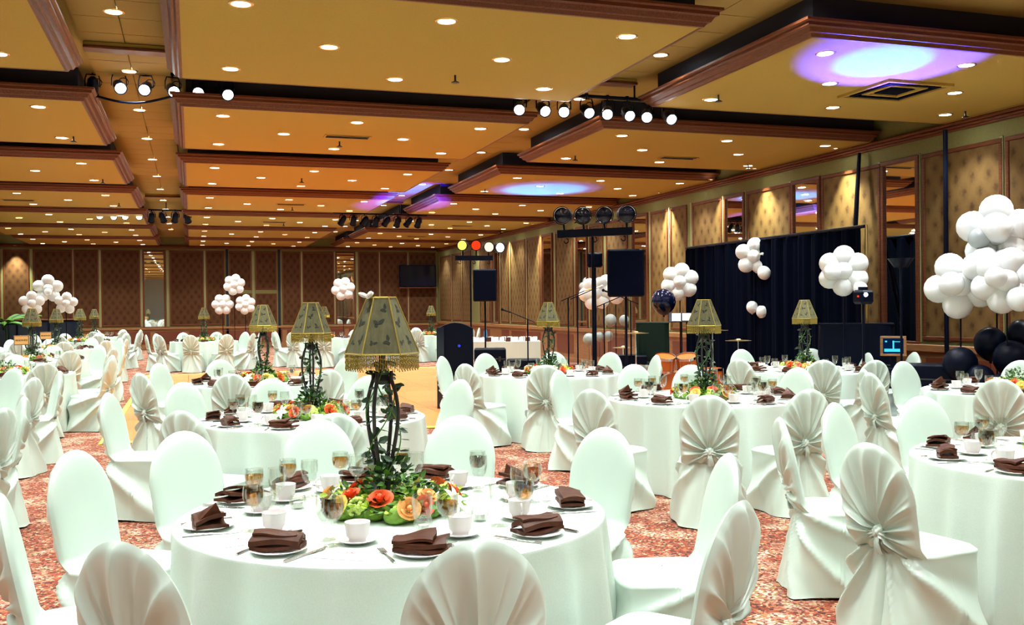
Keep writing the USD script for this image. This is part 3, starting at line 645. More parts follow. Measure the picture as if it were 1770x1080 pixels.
def build_lamp_piece(label, loc, rz, group):
    t = thing('table_lamp', label, 'lamp', loc, rz, group); rng = random.Random(5)
    obj('base', lathe([(0, .0), (.085, 0), (.085, .012), (.06, .022), (.03, .035), (.02, .06), (0, .06)], 24, False), 'iron', t, smooth=35)
    for k in range(4):
        a = PI / 4 + k * PI / 2 + .3
        z = np.linspace(.04, .58, 16); r = .012 + .054 * np.sin(np.clip((z - .04) / .50, 0, 1) ** 1.7 * PI * .86) + .008
        obj('scroll_bar', tube(np.stack([r * np.cos(a), r * np.sin(a), z], 1), .0085, 7), 'iron', t, smooth=True)
    obj('stem', tube([(0, 0, .55), (0, 0, .60), (0, 0, .66), (0, 0, .70)], [.02, .012, .014, .009], 10), 'iron', t, smooth=True)
    obj('collar', lathe([(0, .52), (.03, .525), (.038, .54), (.03, .556), (.018, .575), (.022, .60), (.012, .62), (0, .62)], 18), 'iron', t, smooth=35)
    # six-sided shade
    zb, zt, rb, rt = .655, .890, .155, .060
    def hexp(r, z, k): a = k * PI / 3 + PI / 6; return np.array([r * math.cos(a), r * math.sin(a), z])
    sh = obj('shade', cat(*[tube([hexp(rb, zb, k), hexp(rt, zt, k)], .0035, 6) for k in range(6)], *[tube([hexp(r, z, k), hexp(r, z, k + 1)], .004, 6) for k in range(6) for r, z in ((rb, zb), (rt, zt))]), 'bead_gold', t)
    for k in range(6):
        a, b_, c, d = hexp(rb, zb, k), hexp(rb, zb, k + 1), hexp(rt, zt, k + 1), hexp(rt, zt, k)
        n = np.cross(b_ - a, d - a); n /= np.linalg.norm(n)
        obj('shade_panel', trimesh.convex.convex_hull(np.array([a, b_, c, d, a - n * .003, b_ - n * .003, c - n * .003, d - n * .003])), 'shade_cloth', sh)
        # pressed leaf sprays printed on the panel
        ex = (b_ - a) / np.linalg.norm(b_ - a); mid0, mid1 = (a + b_) / 2, (c + d) / 2; ey = (mid1 - mid0) / np.linalg.norm(mid1 - mid0); Lp = np.linalg.norm(mid1 - mid0); ms = []
        for fx, fy, s in ((.18, .78, .026), (-.12, .52, .034), (.22, .22, .030), (-.26, .18, .022)):
            cpt = mid0 + ey * Lp * fy + ex * fx * np.linalg.norm(b_ - a) * (1 - .55 * fy)
            for j, (an, l) in enumerate(((.3, 1.1), (1.9, .8), (3.3, .5))):
                an += k * .4 + fx * 3
                m = leaf(s * l, s * .26, 0); m.vertices[:, 2] = 0
                u = ex * math.cos(an) + ey * math.sin(an); w = -ex * math.sin(an) + ey * math.cos(an)
                ms.append(xform(m, u, w, n, cpt + n * .0012))
        obj('leaf_print', cat(*ms), 'print_dark', sh)
    # bead fringe: one bundle
    ms = []
    for k in range(6):
        for i in range(22):
            p = hexp(rb, zb, k) + (hexp(rb, zb, k + 1) - hexp(rb, zb, k)) * (i + .5) / 22
            L = .058 + .012 * ((i * 7 + k) % 3) / 2
            ms.append(bx(p[0] - .0012, p[0] + .0012, p[1] - .0012, p[1] + .0012, zb - L, zb))
            for q in (.3, .6, 1.0): ms.append(trimesh.creation.icosphere(0, .0036).apply_translation((p[0], p[1], zb - L * q)))
    obj('bead_fringe', cat(*ms), 'bead_gold', t, kind='stuff')
    # ivy climbing the cage
    ms, vines = [], []
    for k in range(3):
        z = np.linspace(.06, .60, 30); an = k * 2.1 + z * 9; r = .030 + .045 * np.sin((z - .04) / .54 * PI) 
        p = np.stack([r * np.cos(an), r * np.sin(an), z], 1); vines.append(tube(p, .003, 5))
        for i in range(0, 30):
            if rng.random() < .8: ms.append(ori(leaf(rng.uniform(.034, .062), rng.uniform(.012, .021), .004), rng, p[i] + np.array([rng.uniform(-.012, .012) for _ in range(3)])))
    for k in range(70):
        a = rng.uniform(0, 2 * PI); rr = rng.uniform(.03, .10); ms.append(ori(leaf(rng.uniform(.03, .055), rng.uniform(.011, .018), .004), rng, (rr * math.cos(a), rr * math.sin(a), rng.uniform(.08, .30 - rr))))
    obj('ivy_stem', cat(*vines), 'leaf_mid', t); obj('ivy_leaves', cat(*ms), 'leaf_dark', t, kind='stuff')
    for k in range(3): obj('lily', ori(lily(.045, k), rng, (.05 * math.cos(k * 2.3 + 4), .05 * math.sin(k * 2.3 + 4), .07 + .05 * k), k * 2.3 + 4, .5), 'petal_white', t, smooth=50)
    return t
def build_butterfly(label, loc, rz, group):
    t = thing('white_blossom', label, 'flower', loc, rz, group)
    for a in (0.3, 1.2, 2.2): obj('petal', ori(ball((.022, 0, 0), (.022, .018, .010), 2), random.Random(int(a * 10)), (0, 0, .02), a * 2, .4), 'petal_white', t, smooth=True)
    return t
BF = [build_flowers(2), build_flowers(5)]

# ------------------------------------------------------------------ the tables, their chairs and settings
#  key: (name, centre, chair tops or ring phase, detail)
TABLES = {
 'T1': ('the front table', (.79, 4.0), [(.74, 2.62), (-.20, 2.90), (-.66, 3.83), (-.53, 4.87), (-.06, 5.41), (.68, 5.70), (1.50, 5.55), (2.07, 4.70), (2.19, 3.67), (1.69, 2.77)], 3, -92),
 'T2': ('the second lamp table', (.88, 7.68), [(-.64, 8.19), (-.09, 9.08), (-.08, 6.53), (.68, 9.20), (1.59, 9.15), (.82, 5.98), (2.26, 8.32)], 2, -110),
 'T3': ('the table at right edge', (4.55, 4.0), [(3.15, 4.75), (3.92, 5.31), (2.93, 3.71), (4.71, 5.38), (3.35, 2.75)], 2, 200),
 'T4': ('the table before the drums', (4.42, 7.85), [(2.90, 6.90), (3.47, 6.10), (4.38, 6.21), (4.54, 9.60), (3.45, 9.05), (5.05, 9.25), (5.75, 8.35)], 2, -110),
 'T5': ('the table before the loudspeakers', (4.23, 11.40), [(3.09, 12.37), (2.92, 10.59), (3.81, 12.80), (4.80, 12.75), (5.35, 12.14), (5.64, 11.27), (3.65, 9.95)], 1, -100),
 'T6': ('the table before the backdrop', (7.42, 10.61), [(7.40, 12.10), (6.15, 10.05), (6.80, 9.40), (8.35, 11.79), (8.85, 11.34), (7.25, 9.05), (8.85, 10.28)], 1, -100),
 'T7': ('the table under giant balloons', (7.50, 7.30), [(5.90, 7.45), (7.35, 8.70), (6.20, 7.90), (6.42, 6.45), (8.55, 8.30)], 1, -130),
 'T8': ('the table beside dance floor', (.78, 11.60), [(.36, 10.09), (1.36, 10.27), (.33, 12.95), (-.40, 12.47), (-.52, 10.62), (1.9, 12.6)], 1, -100),
 'T9': ('the nearer left table', (-2.40, 14.50), [(-1.75, 13.25), (-1.05, 14.1), (-2.9, 13.2), (-1.1, 15.1), (-2.5, 16.0)], 1, -80),
 'T9b': ('the table cut at left', (-2.90, 11.0), [(-1.46, 10.40), (-1.35, 11.42), (-1.9, 12.1)], 1, -10),
 'T14': ('the unseen near left table', (-2.65, 7.75), [(-1.21, 8.13), (-1.20, 7.25)], 0, 0),
 'T10': ("the left row's third table", (-2.60, 18.33), 12, 1, 0),
 'T11': ("the left row's fourth table", (-2.85, 23.57), 30, 0, 0),
 'T12': ("the left row's fifth table", (-2.90, 28.86), 4, 0, 0),
 'T13': ("the left row's sixth table", (-2.96, 33.61), 22, 0, 0),
 'Ta': ('the far left-centre table', (.30, 27.28), -104, 0, 0),
 'Tb': ('the far centre table', (3.55, 27.78), -98, 0, 0),
 'Tc': ('the far table by podium', (6.89, 28.79), -120, 0, 0),
}
ZTAB = .7525
def setting(key, name, tx, ty, ang, detail, k):
    def put(what, r, da, turn=0.0, z=0.0):
        a = ang + math.radians(da); x, y = tx + r * math.cos(a), ty + r * math.sin(a)
        w, _ = clock(key, tx, ty, x, y, 'napkin' if what.startswith('napkin') else what)
        place(what, BUILD[what], (x, y, ZTAB + z), ang + PI / 2 + turn, f'{WORDS[what]} at {w} o\'clock of {name}', f'{GROUPS[what]} on {name}')
    nk = (0, 1, 2, 0, 1)[k % 5]
    if detail == 0:
        put(f'napkin{nk}', .70, 0, .2 * (k % 3), 0); put('goblet', .52, 8); return
    put('plate', .74, -2); put(f'napkin{nk}', .74, -2, .35 * ((k * 2) % 3 - 1), .010)
    put('goblet', .53, 2 + (k % 3)); put('saucer', .55, 17); put('cup', .55, 17, 1.2 + k, .006)
    if detail >= 2:
        put('wine', .60, 9.5); put('fork', .745, -11, .1); put('knife', .745, 7, -.08)
    if detail >= 3 or (detail == 2 and k % 2 == 0): put('menu', .72, 18, .15)
    if detail >= 3 and k % 3 == 0: put('votive', .42, 6)
for n, (key, (name, (tx, ty), chairs, detail, ph)) in enumerate(TABLES.items()):
    place('table', build_table, (tx, ty, 0), n * .3, f'round banquet table under the white cloth, {name}', 'round banquet tables')
    place(('cloth', n % 2), build_cloth(40 + n % 2), (tx, ty, 0), n * .9 + 1.0, f'white cloth draped to the floor over {name}', 'white tablecloths')
    if isinstance(chairs, list):
        for x, y in chairs: chair(key, name, tx, ty, x, y)
    else:
        for i in range(10):
            a = math.radians(chairs + 36 * i); chair(key, name, tx, ty, tx + 1.46 * math.cos(a), ty + 1.46 * math.sin(a))
    if key == 'T14': continue
    ns = 10 if detail else 8
    for k in range(ns):
        if key == 'T1': a = math.atan2(chairs[k][1] - ty, chairs[k][0] - tx)
        else: a = math.radians(ph + 360 / ns * k)
        setting(key, name, tx, ty, a, detail, k)
    if key not in ('T9', 'T7'): place('lamp', build_lamp_piece, (tx + (-.028 if key == 'T1' else 0), ty + (.08 if key == 'T1' else 0), ZTAB), n * .35 + (1.36 if key == 'T1' else .2), f'iron lamp with six-sided leaf-print shade and ivy on {name}', 'tall table lamps')
    place(('flowers', n % 2), BF[n % 2], (tx, ty, ZTAB), n * 1.1, f'ring of orange, yellow and green flowers round the lamp of {name}', 'flower rings')
place('blossom', build_butterfly, (.70, 4.05, ZTAB + .872), 0.4, 'white blossom clipped on top of the front table lamp shade')
# ------------------------------------------------------------------ balloons
def balloon(c, r, d):
    """a balloon whose neck points along -d"""
    prof = [(0, 1.0), (.30, .955), (.58, .82), (.82, .57), (.96, .26), (1.0, -.05), (.95, -.38), (.80, -.68), (.55, -.95), (.28, -1.14), (.09, -1.22), (.07, -1.26), (.12, -1.32), (0, -1.32)]
    m = lathe([(a * r, b * r) for a, b in prof], 22)
    d = np.array(d, float); d /= np.linalg.norm(d); s = np.cross([0.3, 0.2, 1], d); s /= np.linalg.norm(s); q = np.cross(d, s)
    return xform(m, s, q, d, c)
def face(p):
    """unit vectors at p: to the camera's side, up, and towards the room's front"""
    v = np.array([p[0], p[1], 0.0]); v /= np.linalg.norm(v); return np.array([v[1], -v[0], 0]), np.array([0, 0, 1.0]), -v
def balloon_cluster(p, R, n, label, turn=0.0, r0=.5, pole=True, mat_='balloon_white', extra=(), group='balloon clusters'):
    p = np.array(p); t = thing('balloon_cluster', label, 'balloons', (p[0], p[1], 0), 0, group)
    r, u, f = face(p); o = np.array([0, 0, p[2]]); rb = R * .46
    for k in range(n):
        a = turn + 2 * PI * k / n; d = r * math.cos(a) + u * math.sin(a)
        obj('balloon', balloon(o + d * rb * 1.32, rb * .97, d + f * .25), mat_, t, smooth=40)
    obj('balloon', balloon(o + f * rb * .55, rb * .80, f), mat_, t, smooth=40)
    for k in range(3):
        a = turn + .5 + 2 * PI * k / 3; d = (r * math.cos(a) + u * math.sin(a)) * .6 - f
        obj('balloon', balloon(o + d * rb * .55, rb * .72, d), mat_, t, smooth=40)
    for e in extra:
        d = r * e[0] + u * e[1] + f * .5; obj('balloon', balloon(o + (r * e[0] + u * e[1]) * R + f * rb * 1.3, rb * e[2], d), 'balloon_grey' if e[3] else mat_, t, smooth=40)
    if pole:
        obj('pole', cyl((0, 0, 0.02), (0, 0, p[2]), .010, 8), 'black', t); obj('base', lathe([(0, 0), (.14, 0), (.13, .02), (.02, .035), (0, .035)], 18), 'black', t)
    return t
balloon_cluster((7.869, 14.784, 1.986), .31, 6, 'white balloon flower at the left edge of the black backdrop', .35)
balloon_cluster((9.123, 14.479, 2.41), .31, 5, 'white balloon flower before the upper middle of the black backdrop', .2, extra=((.55, -.95, .8, 0),))
balloon_cluster((8.408, 11.132, 2.036), .33, 6, 'white balloon flower before the right end of the black backdrop', .5, extra=((.65, -.75, .6, 0), (-.45, -.05, .75, 0)))
balloon_cluster((9.126, 9.214, 2.42), .43, 5, 'big white balloon flower, topmost of three by the side wall', PI / 2, extra=((-.42, -.18, .62, 1), (.0, .1, .9, 0), (.2, -.95, .9, 0), (-.3, -.8, .8, 0)))
balloon_cluster((8.712, 9.346, 1.803), .39, 5, 'big white balloon flower, lower left of three by the side wall', PI / 2 + .5, extra=((-.25, .02, .8, 0), (.45, .55, .9, 0)))
balloon_cluster((8.839, 8.779, 1.835), .365, 6, 'big white balloon flower, lower right of three by the side wall', .3, extra=((-.3, .1, .7, 0), (.35, -.6, .8, 0)))
balloon_cluster((7.501, 17.536, 1.835), .32, 6, 'white balloon flower behind the lighting stand pole', .1)
balloon_cluster((8.489, 18.791, 1.996), .36, 6, 'white balloon flower mostly hidden by the large loudspeaker', .6)
balloon_cluster((-3.581, 28.029, 2.181), .36, 5, 'white balloon flower, top one of the far left trio', PI / 2, extra=((.0, -.25, .6, 0),))
balloon_cluster((-3.911, 27.608, 1.802), .30, 5, 'white balloon flower, lower left of the far left trio', PI / 2)
balloon_cluster((-3.138, 27.88, 1.797), .28, 5, 'white balloon flower, lower right of the far left trio', .2)
balloon_cluster((1.416, 35.335, 2.451), .36, 6, 'white balloon flower, top one of the trio on the far wall', .3)
balloon_cluster((1.023, 35.459, 1.767), .36, 6, 'white balloon flower, lower left of the trio on the far wall', 0)
balloon_cluster((1.773, 35.213, 1.759), .34, 6, 'white balloon flower, lower right of the trio on the far wall', .4)
balloon_cluster((5.323, 36.153, 2.311), .42, 6, 'white balloon flower before the far mirror right of centre', .2)
def single(p, r, m, label, zb=0.0):
    t = thing('balloon', label, 'balloon', (p[0], p[1], 0), 0)
    obj('skin', balloon((0, 0, p[2]), r, (0, 0, 1)), m, t, smooth=40); obj('ribbon', cyl((0, 0, zb), (0, 0, p[2] - r * 1.3), .003, 5), 'black', t)
single((9.085, 14.486, 1.551), .10, 'balloon_white', 'single pale balloon before the backdrop, left of a pair')
single((9.197, 14.343, 1.471), .11, 'balloon_white', 'single pale balloon before the backdrop, right of a pair')
for p, r, lab in (((7.56, 16.987, 1.32), .115, 'upper left of the grey balloons under the loudspeaker'), ((7.895, 17.087, 1.314), .10, 'upper right of the grey balloons under the loudspeaker'), ((7.091, 16.928, 0.967), .115, 'lowest grey balloon beside the stand pole'), ((7.397, 17.143, 1.01), .085, 'middle grey balloon low behind the stand pole'), ((7.687, 17.364, 1.01), .09, 'right grey balloon low behind the stand pole')):
    single(p, r, 'balloon_grey', 'single ' + lab)
single((7.374, 14.418, 1.663), .20, 'balloon_blue', 'large dark blue balloon beside the drum kit')
for p, r, lab in (((8.967, 9.153, 1.114), .185, 'upper'), ((8.551, 9.183, 0.877), .195, 'left'), ((8.614, 8.95, 0.708), .165, 'lower middle'), ((8.959, 8.838, 0.951), .20, 'right'), ((9.151, 8.882, 1.233), .155, 'rightmost upper'), ((8.702, 8.71, 0.636), .155, 'lowest right')):
    single(p, r, 'black', f'shiny black balloon low by the side wall, {lab} one of the pile')

# ------------------------------------------------------------------ lights hung from the ceiling pipes
def par_can(name, label, p, aim, lens, group, s=1.0, hang=.16):
    t = thing(name, label, 'spotlight', p, 0, group)
    aim = np.array(aim, float); aim /= np.linalg.norm(aim); sx = np.cross([0, 0, 1], aim); sx /= np.linalg.norm(sx); q = np.cross(aim, sx)
    B = lambda m: xform(m, sx, q, aim, (0, 0, 0))
    obj('can', B(lathe([(0, -.13 * s), (.035 * s, -.13 * s), (.06 * s, -.10 * s), (.068 * s, -.03 * s), (.070 * s, .09 * s), (.078 * s, .10 * s), (.078 * s, .115 * s), (.066 * s, .115 * s), (.063 * s, .08 * s), (0, .07 * s)], 22)), 'black', t, smooth=35)
    obj('lens', B(lathe([(0, .098 * s), (.040 * s, .094 * s), (.064 * s, .082 * s)], 22, True)), lens, t, smooth=True)
    if hang:
        y = np.linspace(-1, 1, 9)
        obj('yoke', tube([(sx * .085 * s * math.copysign(min(1, abs(v) * 1.6), v) + np.array([0, 0, hang * .75 * (1 - max(0, abs(v) - .6) * 2.5)])) for v in y], .008 * s, 6), 'black', t)
        obj('clamp', cat(cyl((0, 0, hang * .72), (0, 0, hang), .010, 8), bx(-.02, .02, -.02, .02, hang - .03, hang + .02, .004)), 'black', t)
    a = np.linspace(0, 2.0 * PI, 14)
    obj('cable', tube([(.05 + .055 * math.sin(x), .02, .06 + .05 * math.cos(x)) for x in a], .006, 6), 'black', t, smooth=True)
    return t
cables = random.Random(9)
TR = ((1, [(-1.798, 13.244, 4.396), (-1.466, 13.135, 4.371), (-1.134, 13.025, 4.36), (-0.822, 12.923, 4.364), (-0.51, 12.82, 4.339), (-0.198, 12.717, 4.315), (0.121, 12.717, 4.319), (0.436, 12.614, 4.294)], '00011111', 'nearest left'),
      (2, [(3.966, 11.661, 4.111), (4.244, 11.57, 4.094), (4.537, 11.578, 4.097), (4.81, 11.488, 4.086), (5.103, 11.497, 4.081), (5.343, 11.418, 4.064), (5.583, 11.339, 4.039), (5.898, 11.34, 4.033)], '11111111', 'nearest right'),
      (3, [(-2.332, 28.473, 4.157), (-1.991, 28.361, 4.138), (-1.679, 28.258, 4.135), (-1.337, 28.145, 4.131), (-1.01, 28.038, 4.096), (-0.727, 27.945, 4.093), (-0.4, 27.837, 4.09), (-0.088, 27.734, 4.071)], '11110000', 'far left'),
      (4, [(3.91, 26.523, 3.975), (4.193, 26.43, 3.972), (4.477, 26.336, 3.953), (4.775, 26.238, 3.934), (5.044, 26.149, 3.932), (5.327, 26.056, 3.913), (5.61, 25.963, 3.91), (5.864, 25.879, 3.891)], '00000000', 'far right'))
for n, pts, on, lab in TR:
    up = .20
    a, b = np.array(pts[0]), np.array(pts[-1]); d = (b - a) / np.linalg.norm(b - a)
    t = thing('light_pipe', f'black pipe under the ceiling carrying the {lab} spotlights', 'pipe')
    obj('pipe', cyl(a - d * .25 + [0, 0, up], b + d * .25 + [0, 0, up], .022, 10), 'black', t)
    for k in (1, 5): 
        q = np.array(pts[k]) + d * .1 + [0, 0, up]; obj('hanger', cyl(q, (q[0], q[1], ZU), .012, 6), 'black', t)
    if n == 1:
        q0, q1 = np.array(pts[2]) + [0, 0, -.10], np.array(pts[5]) + [0, 0, -.08]
        obj('hanging_cable', tube([q0 + (q1 - q0) * s + np.array([0, 0, -.09 * math.sin(s * PI)]) for s in np.linspace(0, 1, 12)], .016, 7), 'black', t, smooth=True)
    for k, p in enumerate(pts):
        aim = (-p[0] * .06 + (.25 if k % 2 else -.2), -p[1] * .10 if on[k] == '1' else .9, -.62 if on[k] == '1' else -.9)
        par_can('stage_spotlight', f'black spotlight can {"with bright white lens" if on[k] == "1" else "turned away unlit"}, {ORDW[k]} from left on the {lab} pipe', p, aim, 'stage_glow' if on[k] == '1' else 'black_gloss', 'spotlights on the ceiling pipes', 1.0 if n < 3 else 1.15, up)

# ------------------------------------------------------------------ stage gear
def stand(t, x, y, z, r=.018, base=True):
    obj('pole', cyl((x, y, 0.0), (x, y, z), r, 10), 'black', t)
    if base:
        for k in range(3):
            a = k * 2.09 + .4; obj('leg', cyl((x, y, .45), (x + .45 * math.cos(a), y + .45 * math.sin(a), .015), .011, 6), 'black', t)
def light_stand(bar_a, bar_b, heads, lenses, s, pole, lab):
    a, b = np.array(bar_a), np.array(bar_b)
    t = thing('lighting_stand', f'black lighting stand with a crossbar, {lab}', 'stand')
    d = (b - a) / np.linalg.norm(b - a); n = np.cross(d, [0, 0, 1])
    obj('crossbar', trimesh.convex.convex_hull(np.array([p + n * i * .03 + np.array([0, 0, j * .055]) for p in (a, b) for i in (-1, 1) for j in (-1, 1)])), 'black', t)
    for k in (.12, .5, .88):
        q = a + (b - a) * k - [0, 0, .05]; an = np.linspace(PI / 2, -PI, 9)
        obj('hook', tube([q + d * .03 * math.cos(x) + np.array([0, 0, .035 * math.sin(x) - .05]) for x in an], .008, 6), 'black', t)
    stand(t, pole[0], pole[1], pole[2])
    for k, (p, l) in enumerate(zip(heads, lenses)):
        p = np.array(p); r, u, f = face(p)
        h = thing('par_light', f'black par light {["with yellow lens", "with red lens", "with orange-pink lens", "with white lens"][k] if l.endswith("glow") else "with dark lens"}, {ORDW[k]} {lab}', 'spotlight', p, 0, 'par lights on stands')
        aim = f + r * (-.22 + .22 * k if l.endswith('glow') else .15 * (k - 1.5)) + u * (-.05)
        aim /= np.linalg.norm(aim); sx = np.cross([0, 0, 1], aim); sx /= np.linalg.norm(sx); q = np.cross(aim, sx); B = lambda m: xform(m, sx, q, aim, (0, 0, 0))
        obj('can', B(lathe([(0, -.20 * s), (.07 * s, -.20 * s), (.11 * s, -.15 * s), (.125 * s, -.02 * s), (.130 * s, .10 * s), (.130 * s, .11 * s), (.118 * s, .11 * s), (.112 * s, .06 * s), (0, .05 * s)], 26)), 'black', h, smooth=35)
        obj('lens', B(lathe([(0, .092 * s), (.06 * s, .088 * s), (.115 * s, .075 * s)], 26, True)), l, h, smooth=True)
        if not l.endswith('glow'): obj('rim', B(lathe([(.112 * s, .095 * s), (.120 * s, .108 * s), (.128 * s, .095 * s)], 26)), 'chrome', h, smooth=True)
        foot = a + d * float(np.dot(p - a, d)); obj('yoke', cat(cyl((0, 0, -.11 * s), foot + [0, 0, .05] - p, .014, 6), cyl(sx * .125 * s, -sx * .125 * s - np.array([0, 0, .10 * s]), .008, 6)), 'black', h)
light_stand((4.935, 12.911, 2.614), (5.95, 12.577, 2.652), [(5.024, 12.884, 2.876), (5.289, 12.796, 2.873), (5.57, 12.704, 2.878), (5.867, 12.606, 2.891)], ['black_gloss'] * 4, .99, (5.431, 12.801, 2.637), 'behind the middle table')
light_stand((5.802, 21.786, 2.728), (6.629, 21.514, 2.719), [(5.971, 21.732, 3.02), (6.263, 21.636, 3.017), (6.53, 21.548, 2.974), (6.759, 21.472, 2.959)], ['yellow_glow', 'red_glow', 'pink_glow', 'white_glow'], .95, (6.133, 21.677, 2.724), 'above the black podium')
def speaker(p0, p1, lab, cat_='loudspeaker', pole=True, dep=.35):
    a, b = np.array(p0), np.array(p1); r, u, f = face((a + b) / 2); w = abs(np.dot(b - a, r)) / 2; h = abs(b[2] - a[2]) / 2; c = (a + b) / 2
    t = thing('loudspeaker', lab, 'loudspeaker', (c[0], c[1], 0)); B = lambda m: xform(m, r, -f, u, (0, 0, c[2]))
    obj('cabinet', B(bx(-w, w, 0, dep, -h, h, .02)), 'black', t)
    obj('grille', B(bx(-w + .025, w - .025, -.018, 0, -h + .025, h - .025, .012)), 'black_matte', t)
    obj('handle', B(bx(-w - .004, -w, dep * .4, dep * .7, -.03, .05, .001)), 'black_gloss', t)
    if pole: stand(t, -f[0] * .17, -f[1] * .17, c[2] - h)
    return t
speaker((5.523, 12.501, 1.718), (6.015, 12.344, 2.385), 'large black loudspeaker on a pole behind the middle table')
speaker((5.498, 19.247, 1.706), (5.958, 19.1, 2.368), 'black loudspeaker on a pole near the far corner')
t = speaker((5.49, 13.146, 2.157), (5.702, 13.078, 2.375), 'small black box clamped to the lighting stand', dep=.2)
for k, y in enumerate((445, 445)): pass
r_, u_, f_ = face((5.596, 13.112, 2.266))
# television on the far wall
tv = thing('television', 'flat black television high on the far wall by the corner', 'television', (9.30, YB - .22, 2.95))
obj('body', bx(-.80, .80, -.05, .05, -.47, .47, .012), 'black', tv); obj('screen', bx(-.76, .76, -.053, -.05, -.43, .44), 'black_gloss', tv); obj('bracket', bx(-.2, .2, .05, .17, -.2, .2, .01), 'iron', tv); obj('ledge', bx(-.82, .82, -.08, .12, -.53, -.485, .01), 'mahogany', tv)
# black podium with an arched top
P0 = (3.904, 14.713, 0.969); r_, u_, f_ = face(P0)
t = thing('podium', 'tall black podium with an arched top behind the front tables', 'podium', (P0[0], P0[1], 0)); B = lambda m: xform(m, r_, -f_, u_, (0, 0, 0))
arch = [(-.28, 0), (.28, 0)] + [(.28 - .56 * s, 1.26 + .09 * math.sin(s * PI) + .02 * (1 - s) * 0) for s in np.linspace(0, 1, 13)]
arch = np.array([(x, z) for x, z in arch]); n = len(arch)
obj('body', B(trimesh.convex.convex_hull(np.vstack([np.c_[arch[:, 0], np.full(n, -.02), arch[:, 1]], np.c_[arch[:, 0], np.full(n, .45), arch[:, 1]]]))), 'black', t)
obj('side_post', B(bx(-.29, -.17, -.035, -.02, 0, 1.28, .006)), 'black_gloss', t)
obj('indicator', B(ball((.06, -.025, .99), .022, 2)), 'blue_reflection', t)  # blue light reflection modelled as a glowing ball, no lamp there
# amplifier cases
def case(p, w, h, d, lab, m='black'):
    r, u, f = face(p); t = thing('equipment_case', lab, 'case', (p[0], p[1], 0)); B = lambda q: xform(q, r, -f, u, (0, 0, 0))
    obj('body', B(bx(-w / 2, w / 2, 0, d, 0.02, h, .02)), m, t); obj('lid', B(bx(-w / 2 - .006, w / 2 + .006, -.006, d + .006, h * .78, h * .80, .002)), 'grey_case', t)
    for s in (-1, 1): obj('latch', B(bx(s * w * .3 - .02, s * w * .3 + .02, -.016, 0, h * .74, h * .84, .004)), 'iron', t)
    for s in (-1, 1): obj('foot', B(bx(s * w * .4 - .03, s * w * .4 + .03, .02, d - .02, 0, .02)), 'iron', t)
case((4.942, 16.266, 0.837), .56, .86, .5, 'black amplifier rack right of the podium')
case((5.303, 15.514, 0.712), .58, .70, .4, 'low black case before the white gift table')
case((5.501, 14.923, 0.754), .40, .60, .4, 'small black case beside the middle table lamp')
case((6.404, 13.68, 0.897), .55, .82, .5, 'black mixing rack under the large loudspeaker')
case((9.164, 10.98, 0.789), .80, .75, .4, 'low black case under the small monitor')
case((8.472, 9.419, 0.922), .9, .85, .4, 'long black case by the side wall right of the monitor')
# white gift table with tent cards
P0 = (6.203, 19.535, 0.739); r_, u_, f_ = face(P0); t = thing('gift_table', 'long white-clothed table with rows of cards near the far corner', 'table', (P0[0], P0[1], 0)); B = lambda m: xform(m, r_, -f_, u_, (0, 0, 0))
obj('tabletop', B(bx(-.78, .78, 0, .75, .82, .85, .008)), 'oak', t); obj('cloth', B(cat(bx(-.80, .80, -.02, .77, .85, .856), bx(-.80, .80, -.03, -.02, .02, .856), bx(-.81, -.80, -.03, .77, .02, .856), bx(.80, .81, -.03, .77, .02, .856))), 'linen', t)
for k in range(2): obj('leg', B(bx(-.7 + 1.35 * k, -.65 + 1.35 * k, .3, .35, 0, .82)), 'iron', t)
for j in range(3):
    for i in range(11):
        row = ('front', 'middle', 'back')[j]; q = np.array([-.70 + i * .138 + j * .02, .10 + j * .22]); w = r_ * q[0] - f_ * q[1]
        tag(obj('tent_card', xform(trimesh.convex.convex_hull(np.array([(-.055, -.03, 0), (.055, -.03, 0), (-.055, .03, 0), (.055, .03, 0), (-.045, 0, .09), (.055, 0, .09)])), r_, -f_, u_, (P0[0] + w[0], P0[1] + w[1], .857)), 'card' if (i + j) % 3 else 'brown_satin'), f'folded place card, {ORDW[i]} from left in the {row} row on the gift table', 'card', 'place cards on the gift table')
bt = thing('water_bottle', 'small bright blue bottle standing on the gift table', 'bottle', (P0[0] - r_[0] * .35 - f_[0] * .2, P0[1] - r_[1] * .35 - f_[1] * .2, .857))
obj('body', lathe([(0, 0), (.035, 0), (.037, .01), (.037, .20), (.014, .26), (.014, .30), (0, .30)], 16), 'blue_plastic', bt, smooth=40); obj('cap', lathe([(0, .30), (.016, .30), (.016, .33), (0, .33)], 12), 'card', bt)
